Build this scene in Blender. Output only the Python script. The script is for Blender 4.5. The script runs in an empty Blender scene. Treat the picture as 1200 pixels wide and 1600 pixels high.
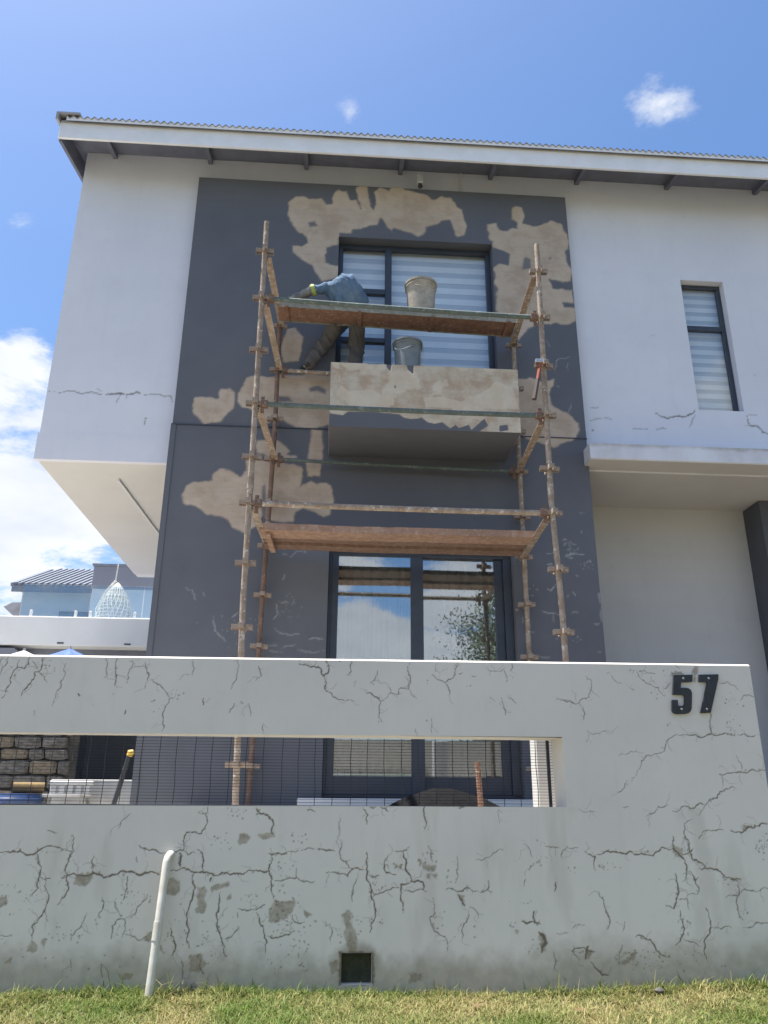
import bpy, math, random
import numpy as np
from mathutils import Vector, Matrix

random.seed(7); RNG = np.random.default_rng(11)
scene = bpy.context.scene
col = scene.collection
R_ = math.radians

# ------------------------------------------------------------------ camera
F_PX, PITCH, YAW, ROLL = 1240.0, 20.0, 3.8, 0.4
CAM = Vector((0.0, 0.0, 0.82))
CM = Matrix.Rotation(-R_(YAW), 3, 'Z') @ Matrix.Rotation(math.pi/2 + R_(PITCH), 3, 'X') @ Matrix.Rotation(R_(ROLL), 3, 'Z')
cd = bpy.data.cameras.new('camera'); cam = bpy.data.objects.new('camera', cd); col.objects.link(cam)
cam.matrix_world = Matrix.Translation(CAM) @ CM.to_4x4()
cd.sensor_fit = 'VERTICAL'; cd.sensor_height = 24.0; cd.lens = 24.0 * F_PX / 1600.0
cd.clip_start = 0.05; cd.clip_end = 5000
scene.camera = cam

def ray(x, y):
    return CM @ Vector(((x-600)/F_PX, -(y-800)/F_PX, -1.0))
def onY(x, y, Y):
    d = ray(x, y); return CAM + d * (Y / d.y)

# ------------------------------------------------------------------ sky, sun, exposure
SUN = Vector((-0.27, 0.004, 0.963)).normalized()
world = bpy.data.worlds.new('World'); scene.world = world; world.use_nodes = True
wt = world.node_tree; wn = wt.nodes; wl = wt.links; wn.clear()
def wmath(op, a, b=None, c=None, clamp=False):
    n = wn.new('ShaderNodeMath'); n.operation = op; n.use_clamp = clamp
    for i, v in enumerate((a, b, c)):
        if v is None: continue
        if isinstance(v, (int, float)): n.inputs[i].default_value = v
        else: wl.new(v, n.inputs[i])
    return n.outputs[0]
def wvec(op, a, b=None):
    n = wn.new('ShaderNodeVectorMath'); n.operation = op
    for i, v in enumerate((a, b)):
        if v is None: continue
        if isinstance(v, (tuple, Vector)): n.inputs[i].default_value = v
        else: wl.new(v, n.inputs[i])
    return n
sky = wn.new('ShaderNodeTexSky'); sky.sky_type = 'NISHITA'; sky.sun_disc = False
sky.sun_elevation = math.asin(SUN.z); sky.sun_rotation = math.atan2(SUN.x, SUN.y)
sky.altitude = 600; sky.air_density = 1.0; sky.dust_density = 2.6; sky.ozone_density = 2.6
tcn = wn.new('ShaderNodeTexCoord'); wdir = tcn.outputs['Generated']
sx = wn.new('ShaderNodeSeparateXYZ'); wl.new(wdir, sx.inputs[0])
zz = wmath('MAXIMUM', sx.outputs[2], 0.0)
inv = wmath('DIVIDE', 1.0, wmath('ADD', zz, 0.18))
flat = wn.new('ShaderNodeCombineXYZ')
wl.new(wmath('MULTIPLY', sx.outputs[0], inv), flat.inputs[0])
wl.new(wmath('MULTIPLY', sx.outputs[1], inv), flat.inputs[1])
wl.new(wmath('MULTIPLY', inv, 0.35), flat.inputs[2])
def wnoise(scale, detail, rough, off):
    n = wn.new('ShaderNodeTexNoise'); n.inputs['Scale'].default_value = scale
    n.inputs['Detail'].default_value = detail; n.inputs['Roughness'].default_value = rough
    n.inputs['Distortion'].default_value = 0.25
    wl.new(wvec('ADD', flat.outputs[0], off).outputs[0], n.inputs['Vector']); return n.outputs['Fac']
big = wnoise(0.95, 2, 0.5, (4.1, 1.7, 0.3))
fine = wnoise(3.2, 9, 0.62, (0.3, 7.9, 2.0))
cov = wmath('ADD', wmath('MULTIPLY', big, 0.52), wmath('MULTIPLY', fine, 0.86))
# more cloud low down, clearer overhead
low = wn.new('ShaderNodeMapRange'); wl.new(sx.outputs[2], low.inputs[0])
low.inputs[1].default_value = 0.38; low.inputs[2].default_value = 0.60; low.inputs[3].default_value = 0.035; low.inputs[4].default_value = -0.20
cov = wmath('ADD', cov, low.outputs[0])
# the cloud banks seen beside the house and the wisps above the roof
for (px, py, rad, wgt) in ((60, 845, 0.045, 0.055), (0, 700, 0.05, 0.005), (45, 535, 0.028, 0.15), (-40, 600, 0.05, 0.10),
                           (1030, 172, 0.045, 0.23), (540, 165, 0.03, 0.19),
                           (545, -1000, 0.045, 0.20), (590, -1015, 0.040, 0.20), (690, -1012, 0.050, 0.20), (560, -922, 0.040, 0.13), (700, -928, 0.045, 0.13), (400, -1010, 0.06, 0.16), (850, -1000, 0.06, 0.16)):
    d = ray(px, abs(py)).normalized()
    if py < 0: d.y = -d.y     # banks in the sky behind the viewer, mirrored by the door glass
    dist = wvec('DISTANCE', wdir, tuple(d)).outputs['Value']
    g = wn.new('ShaderNodeMapRange'); wl.new(dist, g.inputs[0]); g.interpolation_type = 'SMOOTHSTEP'
    g.inputs[1].default_value = rad*2.0; g.inputs[2].default_value = 0.0; g.inputs[3].default_value = 0.0; g.inputs[4].default_value = wgt
    cov = wmath('ADD', cov, g.outputs[0])
mask = wn.new('ShaderNodeMapRange'); mask.interpolation_type = 'SMOOTHSTEP'; wl.new(cov, mask.inputs[0])
mask.inputs[1].default_value = 0.70; mask.inputs[2].default_value = 0.83
shade = wn.new('ShaderNodeMapRange'); wl.new(cov, shade.inputs[0])
shade.inputs[1].default_value = 0.62; shade.inputs[2].default_value = 1.0
ccol = wn.new('ShaderNodeMix'); ccol.data_type = 'RGBA'; wl.new(wnoise(5.0, 4, 0.5, (1, 2, 3)), ccol.inputs[0])
CL = 4.3
ccol.inputs[6].default_value = (0.74*CL, 0.79*CL, 0.90*CL, 1); ccol.inputs[7].default_value = (1.25*CL, 1.26*CL, 1.28*CL, 1)
wmix = wn.new('ShaderNodeMix'); wmix.data_type = 'RGBA'
above = wn.new('ShaderNodeMapRange'); wl.new(sx.outputs[2], above.inputs[0]); above.inputs[1].default_value = -0.01; above.inputs[2].default_value = 0.02
wl.new(wmath('MULTIPLY', wmath('MULTIPLY', mask.outputs[0], 0.93), above.outputs[0]), wmix.inputs[0]); hs = wn.new('ShaderNodeHueSaturation'); hs.inputs['Saturation'].default_value = 1.2; hs.inputs['Value'].default_value = 1.0; wl.new(sky.outputs[0], hs.inputs['Color']); wl.new(hs.outputs[0], wmix.inputs[6]); wl.new(ccol.outputs[2], wmix.inputs[7])
bg = wn.new('ShaderNodeBackground'); bg.inputs[1].default_value = 0.10; wl.new(wmix.outputs[2], bg.inputs[0])
wo = wn.new('ShaderNodeOutputWorld'); wl.new(bg.outputs[0], wo.inputs[0])

sd = bpy.data.lights.new('sun', 'SUN'); sd.energy = 5.0; sd.angle = R_(0.5); sd.color = (1.0, 0.95, 0.87)
sun = bpy.data.objects.new('sun', sd); col.objects.link(sun); sun.location = (-8, -4, 30)
sun.rotation_euler = (-SUN).to_track_quat('-Z', 'Y').to_euler()

vs = scene.view_settings; vs.view_transform = 'Standard'; vs.look = 'None'; vs.gamma = 1.0; vs.use_curve_mapping = False
vs.exposure = 1.2
scene.render.engine = 'CYCLES'
scene.cycles.max_bounces = 8; scene.cycles.diffuse_bounces = 4; scene.cycles.transparent_max_bounces = 16

# ------------------------------------------------------------------ materials
class NT:
    def __init__(s, name):
        s.m = bpy.data.materials.new(name); s.m.use_nodes = True
        s.t = s.m.node_tree; s.n = s.t.nodes; s.l = s.t.links
        s.b = s.n['Principled BSDF']; s.out = s.n['Material Output']
        s.co = s.n.new('ShaderNodeTexCoord').outputs['Object']
    def set(s, sock, v):
        i = s.b.inputs[sock]
        if hasattr(v, 'links') or hasattr(v, 'is_output'): s.l.new(v, i)
        elif isinstance(v, tuple): i.default_value = (*v[:3], 1)
        else: i.default_value = v
    def noise(s, scale, detail=4, rough=0.55, vec=None, off=None, stretch=None):
        n = s.n.new('ShaderNodeTexNoise'); n.inputs['Scale'].default_value = scale
        n.inputs['Detail'].default_value = detail; n.inputs['Roughness'].default_value = rough
        v = vec or s.co
        if off or stretch:
            mp = s.n.new('ShaderNodeMapping'); s.l.new(v, mp.inputs[0])
            if off: mp.inputs['Location'].default_value = off
            if stretch: mp.inputs['Scale'].default_value = stretch
            v = mp.outputs[0]
        s.l.new(v, n.inputs['Vector']); return n.outputs['Fac']
    def ramp(s, v, a, b, lo=0.0, hi=1.0):
        n = s.n.new('ShaderNodeMapRange'); n.interpolation_type = 'SMOOTHSTEP'
        s.l.new(v, n.inputs[0]); n.inputs[1].default_value = a; n.inputs[2].default_value = b
        n.inputs[3].default_value = lo; n.inputs[4].default_value = hi; return n.outputs[0]
    def mix(s, f, a, b):
        n = s.n.new('ShaderNodeMix'); n.data_type = 'RGBA'
        for i, v in ((0, f), (6, a), (7, b)):
            if isinstance(v, (int, float)): n.inputs[i].default_value = v
            elif isinstance(v, tuple): n.inputs[i].default_value = (*v[:3], 1)
            else: s.l.new(v, n.inputs[i])
        return n.outputs[2]
    def mul(s, a, b):
        n = s.n.new('ShaderNodeMath'); n.operation = 'MULTIPLY'
        for i, v in ((0, a), (1, b)):
            if isinstance(v, (int, float)): n.inputs[i].default_value = v
            else: s.l.new(v, n.inputs[i])
        return n.outputs[0]
    def attr(s, name):
        n = s.n.new('ShaderNodeAttribute'); n.attribute_name = name
        q = s.n.new('ShaderNodeSeparateColor'); s.l.new(n.outputs['Color'], q.inputs[0]); return q.outputs, n.outputs['Color']
    def bump(s, h, strength=0.3, dist=0.01):
        n = s.n.new('ShaderNodeBump'); n.inputs['Strength'].default_value = strength; n.inputs['Distance'].default_value = dist
        s.l.new(h, n.inputs['Height']); s.l.new(n.outputs[0], s.b.inputs['Normal'])
def simple(name, c, rough=0.6, c2=None, scale=8, metal=0.0, bump=0.0, bscale=60, spec=0.5, stretch=None):
    t = NT(name)
    if c2 is None: c2 = tuple(v*0.8 for v in c)
    f = t.ramp(t.noise(scale, 6, 0.6, stretch=stretch), 0.35, 0.65)
    t.set('Base Color', t.mix(f, c, c2)); t.set('Roughness', rough); t.set('Metallic', metal); t.set('Specular IOR Level', spec)
    if bump: t.bump(t.noise(bscale, 4), bump, 0.004)
    return t.m

def painted(name, c1, c2, patch=None, patch2=None, crackc=(0.10, 0.09, 0.075), stainc=(0.13, 0.115, 0.08), rough=0.75, grain=140, gstr=0.12, streak=0.0):
    """painted plaster: vertex mask R = crack, G = bare plaster, B = lighter skim edge / stain, plus fine trowel grain"""
    t = NT(name); (r, g, b), _ = t.attr('mask')
    base = t.mix(t.ramp(t.noise(0.9, 5, 0.6), 0.3, 0.7), c1, c2)
    base = t.mix(t.ramp(t.noise(6.5, 6, 0.7), 0.5, 0.85, 0, 0.35), base, tuple(v*0.82 for v in c1))
    if streak:
        base = t.mix(t.ramp(t.noise(3.0, 4, 0.6, stretch=(4, 1, 0.35)), 0.5, 0.8, 0, streak), base, tuple(v*0.7 for v in c1))
    if patch:
        pc = t.mix(t.ramp(t.noise(5.0, 5, 0.6, off=(3, 1, 2)), 0.38, 0.62), patch, patch2)
        st = t.n.new('ShaderNodeMapping'); t.l.new(t.co, st.inputs[0]); st.inputs['Rotation'].default_value = (0, 0.6, 0); st.inputs['Scale'].default_value = (2.2, 1, 11)
        pc = t.mix(t.ramp(t.noise(3.0, 5, 0.65, vec=st.outputs[0]), 0.45, 0.7, 0, 0.28), pc, tuple(v*0.84 for v in patch))
        st2 = t.n.new('ShaderNodeMapping'); t.l.new(t.co, st2.inputs[0]); st2.inputs['Rotation'].default_value = (0, -0.9, 0); st2.inputs['Scale'].default_value = (2.0, 1, 9)
        pc = t.mix(t.ramp(t.noise(2.6, 5, 0.65, vec=st2.outputs[0], off=(5, 0, 3)), 0.52, 0.72, 0, 0.32), pc, tuple(min(1, v*1.15) for v in patch2))
        pc = t.mix(t.mul(b, 0.22 if name.startswith('char') else 0.55), pc, tuple(min(1, v*1.22) for v in patch2))
        base = t.mix(g, base, pc)
    else:
        pl = t.mix(t.ramp(t.noise(30, 4), 0.35, 0.65), (0.42, 0.375, 0.30), (0.29, 0.25, 0.19))
        base = t.mix(g, base, pl)
        base = t.mix(b, base, t.mix(t.ramp(t.noise(18, 5), 0.35, 0.65), stainc, tuple(v*0.6 for v in stainc)))
    base = t.mix(r, base, crackc)
    t.set('Base Color', base); t.set('Roughness', rough); t.set('Specular IOR Level', 0.25)
    h = t.n.new('ShaderNodeMath'); h.operation = 'ADD'; t.l.new(t.noise(grain, 3), h.inputs[0]); t.l.new(t.mul(t.noise(9, 4), 2.0), h.inputs[1])
    t.bump(h.outputs[0], gstr, 0.006)
    return t.m

M = {}
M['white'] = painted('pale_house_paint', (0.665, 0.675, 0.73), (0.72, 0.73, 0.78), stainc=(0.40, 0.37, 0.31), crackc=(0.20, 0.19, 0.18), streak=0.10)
M['lowerwhite'] = painted('shade_darkened_white', (0.50, 0.495, 0.48), (0.545, 0.535, 0.515), streak=0.10)  # darker copy of the house white; the recess's shade is put into its colour
M['front'] = painted('boundary_wall_paint', (0.645, 0.608, 0.55), (0.70, 0.66, 0.595), stainc=(0.25, 0.20, 0.125), crackc=(0.165, 0.135, 0.098), gstr=0.12, streak=0.12)
M['dark'] = painted('charcoal_house_paint', (0.112, 0.117, 0.134), (0.132, 0.138, 0.156), patch=(0.42, 0.33, 0.245), patch2=(0.50, 0.41, 0.32), crackc=(0.34, 0.34, 0.33), rough=0.65)
M['balcony'] = painted('balcony_plaster', (0.112, 0.117, 0.134), (0.132, 0.138, 0.156), patch=(0.43, 0.33, 0.235), patch2=(0.55, 0.485, 0.385), crackc=(0.04, 0.04, 0.045))
M['cream'] = simple('warm_white_soffit', (0.60, 0.585, 0.55), 0.8, (0.57, 0.555, 0.52), 1.5, bump=0.05)
M['bside'] = simple('balcony_side_plaster', (0.36, 0.32, 0.27), 0.8, (0.30, 0.26, 0.21), 6, bump=0.1)
M['bouncecut'] = simple('bounce_cut_brick', (0.14, 0.11, 0.09), 0.9, (0.10, 0.08, 0.07), 6, bump=0.2)  # for the unseen paving added to lessen ground bounce
M['darkplain'] = simple('charcoal_plain', (0.098, 0.106, 0.130), 0.7, (0.085, 0.092, 0.113), 3, bump=0.1)
M['frame'] = simple('dark_aluminium', (0.040, 0.050, 0.070), 0.42, (0.034, 0.042, 0.06), 10)
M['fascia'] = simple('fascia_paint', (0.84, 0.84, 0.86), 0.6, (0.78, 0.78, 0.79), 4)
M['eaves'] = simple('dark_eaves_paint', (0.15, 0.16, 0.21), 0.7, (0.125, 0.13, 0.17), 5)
M['roofing'] = simple('grey_roof_sheet', (0.38, 0.37, 0.38), 0.55, (0.30, 0.29, 0.30), 3, bump=0.05)
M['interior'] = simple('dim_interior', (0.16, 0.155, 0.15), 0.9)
M['wire'] = simple('black_wire', (0.012, 0.012, 0.014), 0.5)
M['black'] = simple('black_plastic', (0.018, 0.020, 0.024), 0.45, (0.028, 0.03, 0.034), 30)
M['pvc'] = simple('weathered_pvc', (0.60, 0.58, 0.53), 0.5, (0.50, 0.47, 0.40), 14)
M['paving'] = simple('pale_paving', (0.46, 0.44, 0.40), 0.9, (0.40, 0.38, 0.345), 2, bump=0.2)
M['asphalt'] = simple('asphalt', (0.06, 0.06, 0.06), 0.9, (0.045, 0.045, 0.047), 8, bump=0.3)
M['soil'] = simple('dry_soil', (0.16, 0.13, 0.075), 0.95, (0.10, 0.09, 0.045), 25, bump=0.6, bscale=90)
M['far'] = simple('far_ground', (0.10, 0.11, 0.06), 0.95, (0.14, 0.12, 0.08), 0.05)
M['neigh'] = simple('neighbour_white', (0.66, 0.66, 0.65), 0.8, (0.60, 0.60, 0.59), 1.0)
M['neighgrey'] = simple('neighbour_grey', (0.17, 0.18, 0.22), 0.8, (0.15, 0.16, 0.19), 1.0)
M['bluewall'] = simple('neighbour_pale_blue', (0.42, 0.47, 0.52), 0.8, (0.38, 0.43, 0.48), 1.0)
M['metalroof'] = simple('ribbed_roof_metal', (0.50, 0.52, 0.55), 0.4, (0.42, 0.44, 0.47), 1.0, metal=0.3)
M['ribdark'] = simple('dark_grey_trim', (0.16, 0.18, 0.22), 0.5)  # dark grey shared by roof ribs, gutter, coping and window frame
M['stone'] = simple('rough_grey_stone', (0.13, 0.125, 0.12), 0.9, (0.06, 0.058, 0.055), 5, bump=0.6, bscale=12)
M['wicker'] = simple('white_wicker', (0.68, 0.66, 0.62), 0.7, (0.5, 0.48, 0.44), 20)
M['bluecloth'] = simple('blue_cloth', (0.05, 0.10, 0.32), 0.8, (0.07, 0.14, 0.38), 6)
M['bluedrum'] = simple('blue_plastic', (0.03, 0.07, 0.20), 0.45, (0.025, 0.055, 0.15), 8)
M['ochre'] = simple('ochre_roll', (0.20, 0.14, 0.06), 0.85, (0.15, 0.10, 0.045), 12)
M['whiteplastic'] = simple('white_plastic', (0.72, 0.72, 0.72), 0.45, (0.64, 0.64, 0.64), 6)
M['yellow'] = simple('yellow_knob', (0.55, 0.36, 0.05), 0.5)
M['curtain'] = simple('curtain_fabric', (0.22, 0.215, 0.20), 0.9, (0.17, 0.165, 0.155), 6, stretch=(6, 6, 0.3))
M['blind'] = simple('blind_fabric', (0.84, 0.84, 0.84), 0.85, (0.80, 0.80, 0.80), 5)
M['sheer'] = simple('blind_sheer', (0.56, 0.575, 0.60), 0.85, (0.53, 0.545, 0.57), 5)
M['bark'] = simple('bark', (0.11, 0.085, 0.06), 0.95, (0.07, 0.055, 0.04), 20, bump=0.7, bscale=30)
M['leaf'] = simple('leaf', (0.060, 0.095, 0.030), 0.6, (0.10, 0.13, 0.045), 2.5)
M['whitebox'] = simple('sensor_plastic', (0.62, 0.63, 0.65), 0.5)
M['lens'] = simple('dark_lens', (0.05, 0.05, 0.06), 0.25)
M['steel'] = simple('zinc_screw', (0.55, 0.55, 0.55), 0.35, metal=0.8)
M['orange'] = simple('orange_grip', (0.36, 0.08, 0.035), 0.6)
M['dullwhite'] = simple('dull_white', (0.46, 0.46, 0.45), 0.8, (0.38, 0.38, 0.37), 5)
M['moss'] = simple('damp_moss', (0.030, 0.036, 0.020), 0.95, (0.055, 0.055, 0.035), 25, bump=0.5)
M['woodhandle'] = simple('dark_handle', (0.09, 0.06, 0.05), 0.6)
M['greybucket'] = simple('grey_bucket_plastic', (0.16, 0.185, 0.19), 0.5, (0.20, 0.22, 0.225), 9)
M['rock'] = simple('black_heap', (0.008, 0.008, 0.009), 1.0, (0.012, 0.012, 0.013), 14, bump=0.2, spec=0.1)

def rusty(name, c, c2, splash=(0.50, 0.46, 0.40), amt=0.30, metal=0.0):
    t = NT(name)
    f = t.ramp(t.noise(14, 7, 0.65), 0.35, 0.65)
    b = t.mix(f, c, c2)
    b = t.mix(t.ramp(t.noise(3.0, 3, 0.5, off=(9, 4, 1)), 0.45, 0.7, 0, 0.6), b, tuple(0.5*(u+v)*0.75 for u, v in zip(c, c2)))
    sp = t.ramp(t.noise(26, 6, 0.75, off=(2, 5, 8)), 0.56, 0.63)
    b = t.mix(t.mul(sp, amt*2), b, splash)
    t.set('Base Color', b); t.set('Roughness', 0.8); t.set('Specular IOR Level', 0.3); t.set('Metallic', metal)
    t.bump(t.noise(55, 5, 0.65), 0.35, 0.004); return t.m
M['tube'] = rusty('rusty_tube', (0.36, 0.295, 0.235), (0.25, 0.18, 0.13), (0.56, 0.53, 0.47), 0.55)
M['tubedark'] = rusty('dark_rusty_tube', (0.215, 0.13, 0.09), (0.15, 0.10, 0.08), (0.40, 0.35, 0.28), 0.25)
M['lip'] = rusty('grey_plank_lip', (0.30, 0.30, 0.26), (0.21, 0.20, 0.165), (0.45, 0.43, 0.38), 0.3)
M['green'] = rusty('faded_green_tube', (0.13, 0.16, 0.15), (0.095, 0.12, 0.11), (0.36, 0.37, 0.33), 0.20)
M['redplank'] = rusty('red_oxide_plank', (0.25, 0.14, 0.095), (0.18, 0.10, 0.07), (0.44, 0.38, 0.31), 0.25)
M['wood'] = rusty('weathered_plank_wood', (0.40, 0.265, 0.19), (0.30, 0.18, 0.12), (0.52, 0.46, 0.39), 0.25)
M['wooddark'] = rusty('darker_plank_wood', (0.25, 0.16, 0.115), (0.19, 0.115, 0.08), (0.42, 0.36, 0.30), 0.2)
M['cementbucket'] = rusty('cement_splashed_plastic', (0.42, 0.39, 0.335), (0.30, 0.27, 0.22), (0.52, 0.50, 0.46), 0.3)

def glass_mat(name, ior=0.1, tint=(0.90, 0.95, 0.95)):
    t = NT(name); n, l = t.n, t.l
    tr = n.new('ShaderNodeBsdfTransparent'); tr.inputs[0].default_value = (*tint, 1)
    gl = n.new('ShaderNodeBsdfGlossy'); gl.inputs['Roughness'].default_value = 0.0; gl.inputs[0].default_value = (0.95, 0.97, 1, 1)
    lw = n.new('ShaderNodeLayerWeight'); lw.inputs[0].default_value = 0.5
    pw_ = n.new('ShaderNodeMath'); pw_.operation = 'POWER'; l.new(lw.outputs['Facing'], pw_.inputs[0]); pw_.inputs[1].default_value = 4.0
    fr = n.new('ShaderNodeMapRange'); l.new(pw_.outputs[0], fr.inputs[0]); fr.inputs[3].default_value = ior; fr.inputs[4].default_value = 1.0
    mx = n.new('ShaderNodeMixShader'); l.new(fr.outputs[0], mx.inputs[0]); l.new(tr.outputs[0], mx.inputs[1]); l.new(gl.outputs[0], mx.inputs[2])
    l.new(mx.outputs[0], t.out.inputs[0]); n.remove(t.b); return t.m
M['glass'] = glass_mat('window_glass', 0.09, (0.95, 0.97, 0.97)); M['doorglass'] = glass_mat('door_glass', 0.24)
M['tintglass'] = glass_mat('balustrade_glass', 0.08, (0.80, 0.86, 0.89))

# ------------------------------------------------------------------ mesh helpers
class MB:
    """collects shapes in world coordinates; build() links them as one mesh object"""
    def __init__(s): s.v = []; s.f = []
    def add(s, vs, fs):
        o = len(s.v); s.v += [tuple(p) for p in vs]; s.f += [tuple(i+o for i in q) for q in fs]; return s
    def box(s, x0, x1, y0, y1, z0, z1, bev=0.0):
        if bev <= 0:
            return s.add([(x0,y0,z0),(x1,y0,z0),(x1,y1,z0),(x0,y1,z0),(x0,y0,z1),(x1,y0,z1),(x1,y1,z1),(x0,y1,z1)],
                         [(3,2,1,0),(4,5,6,7),(0,1,5,4),(1,2,6,5),(2,3,7,6),(3,0,4,7)])
        b = bev; rings = []
        for z, i in ((z0, b), (z0+b, 0), (z1-b, 0), (z1, b)):
            a0, a1, c0, c1 = x0+i, x1-i, y0+i, y1-i; k = b if i == 0 else b*0.6
            rings.append([(a0+k,c0,z),(a1-k,c0,z),(a1,c0+k,z),(a1,c1-k,z),(a1-k,c1,z),(a0+k,c1,z),(a0,c1-k,z),(a0,c0+k,z)])
        vs = [p for r in rings for p in r]; fs = [tuple(range(7, -1, -1)), tuple(range(24, 32))]
        for r in range(3):
            for i in range(8): j = (i+1) % 8; fs.append((r*8+i, r*8+j, r*8+8+j, r*8+8+i))
        return s.add(vs, fs)
    def beam(s, p0, p1, w, h, up=(0, 0, 1)):
        p0, p1 = Vector(p0), Vector(p1); d = (p1-p0).normalized(); a = d.cross(Vector(up)).normalized(); u = a.cross(d)
        vs = [p + a*sa*w/2 + u*su*h/2 for p in (p0, p1) for sa, su in ((-1,-1),(1,-1),(1,1),(-1,1))]
        return s.add(vs, [(3,2,1,0),(4,5,6,7),(0,1,5,4),(1,2,6,5),(2,3,7,6),(3,0,4,7)])
    def tube(s, pts, rad, n=10, cap=True):
        pts = [Vector(p) for p in pts]; rr = rad if isinstance(rad, (list, tuple)) else [rad]*len(pts)
        d0 = (pts[1]-pts[0]).normalized(); a = d0.orthogonal().normalized(); vs = []
        for i, p in enumerate(pts):
            d = (pts[min(i+1, len(pts)-1)] - pts[max(i-1, 0)]).normalized()
            a = (a - d*a.dot(d)).normalized(); b = d.cross(a)
            vs += [p + (a*math.cos(2*math.pi*k/n) + b*math.sin(2*math.pi*k/n))*rr[i] for k in range(n)]
        fs = []
        for i in range(len(pts)-1):
            for k in range(n): j = (k+1) % n; fs.append((i*n+k, i*n+j, i*n+n+j, i*n+n+k))
        if cap: fs += [tuple(range(n-1, -1, -1)), tuple(range((len(pts)-1)*n, len(pts)*n))]
        return s.add(vs, fs)
    def lathe(s, prof, c, n=24):
        vs = [(c[0]+r*math.cos(2*math.pi*k/n), c[1]+r*math.sin(2*math.pi*k/n), c[2]+z) for r, z in prof for k in range(n)]
        fs = [(i*n+k, i*n+(k+1) % n, i*n+n+(k+1) % n, i*n+n+k) for i in range(len(prof)-1) for k in range(n)]
        return s.add(vs, fs)
    def prism_xz(s, pts, y0, y1):
        """outline in x,z extruded along y (y0 = front)"""
        n = len(pts); vs = [(x, y0, z) for x, z in pts] + [(x, y1, z) for x, z in pts]
        return s.add(vs, [tuple(range(n)), tuple(range(2*n-1, n-1, -1))] + [(i, i+n, (i+1) % n+n, (i+1) % n) for i in range(n)])
    def prism_yz(s, pts, x0, x1):
        n = len(pts); vs = [(x0, y, z) for y, z in pts] + [(x1, y, z) for y, z in pts]
        return s.add(vs, [tuple(range(n)), tuple(range(2*n-1, n-1, -1))] + [(i, i+n, (i+1) % n+n, (i+1) % n) for i in range(n)])
    def build(s, name, mat, parent=None, org=(0, 0, 0), smooth=False):
        me = bpy.data.meshes.new(name); o = Vector(org)
        me.from_pydata([tuple(Vector(p)-o) for p in s.v], [], s.f); me.materials.append(mat)
        ob = link(name, me, parent, org)
        if smooth: smooth_angle(me)
        return ob
def smooth_angle(me, ang=40):
    me.polygons.foreach_set('use_smooth', [True]*len(me.polygons))
    try: me.set_sharp_from_angle(angle=R_(ang))
    except Exception: pass
def link(name, me, parent=None, org=(0, 0, 0)):
    ob = bpy.data.objects.new(name, me); col.objects.link(ob)
    if parent is None: ob.location = org
    else: ob.parent = parent
    return ob
def tag(o, label=None, cat=None, group=None, kind=None):
    for k, v in (('label', label), ('category', cat), ('group', group), ('kind', kind)):
        if v: o[k] = v
    return o
def empty(name, loc, label, cat, group=None):
    o = bpy.data.objects.new(name, None); col.objects.link(o); o.location = loc; o.empty_display_size = 0.2
    return tag(o, label, cat, group)
def copy_part(src, parent, offset=(0, 0, 0)):
    c = src.copy(); col.objects.link(c); c.parent = parent; c.location = Vector(src.location) + Vector(offset); return c

# numpy noise for masks
LAT = RNG.random((256, 256))
def vnoise(x, y, scale, octv=4, off=0.0, rough=0.55):
    tot = np.zeros_like(x); amp = 1.0; s = scale; n = 0
    for o in range(octv):
        u = x*s + off + 17.3*o; w = y*s + off*1.7 + 5.1*o
        i = np.floor(u).astype(int); j = np.floor(w).astype(int); fu = u-i; fw = w-j
        fu = fu*fu*(3-2*fu); fw = fw*fw*(3-2*fw)
        a = LAT[i % 256, j % 256]; b = LAT[(i+1) % 256, j % 256]; c = LAT[i % 256, (j+1) % 256]; d = LAT[(i+1) % 256, (j+1) % 256]
        tot += amp*((a*(1-fu)+b*fu)*(1-fw) + (c*(1-fu)+d*fu)*fw); n += amp; amp *= rough; s *= 2
    return tot/n
def sstep(x, a, b):
    t = np.clip((x-a)/(b-a), 0, 1); return t*t*(3-2*t)

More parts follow.
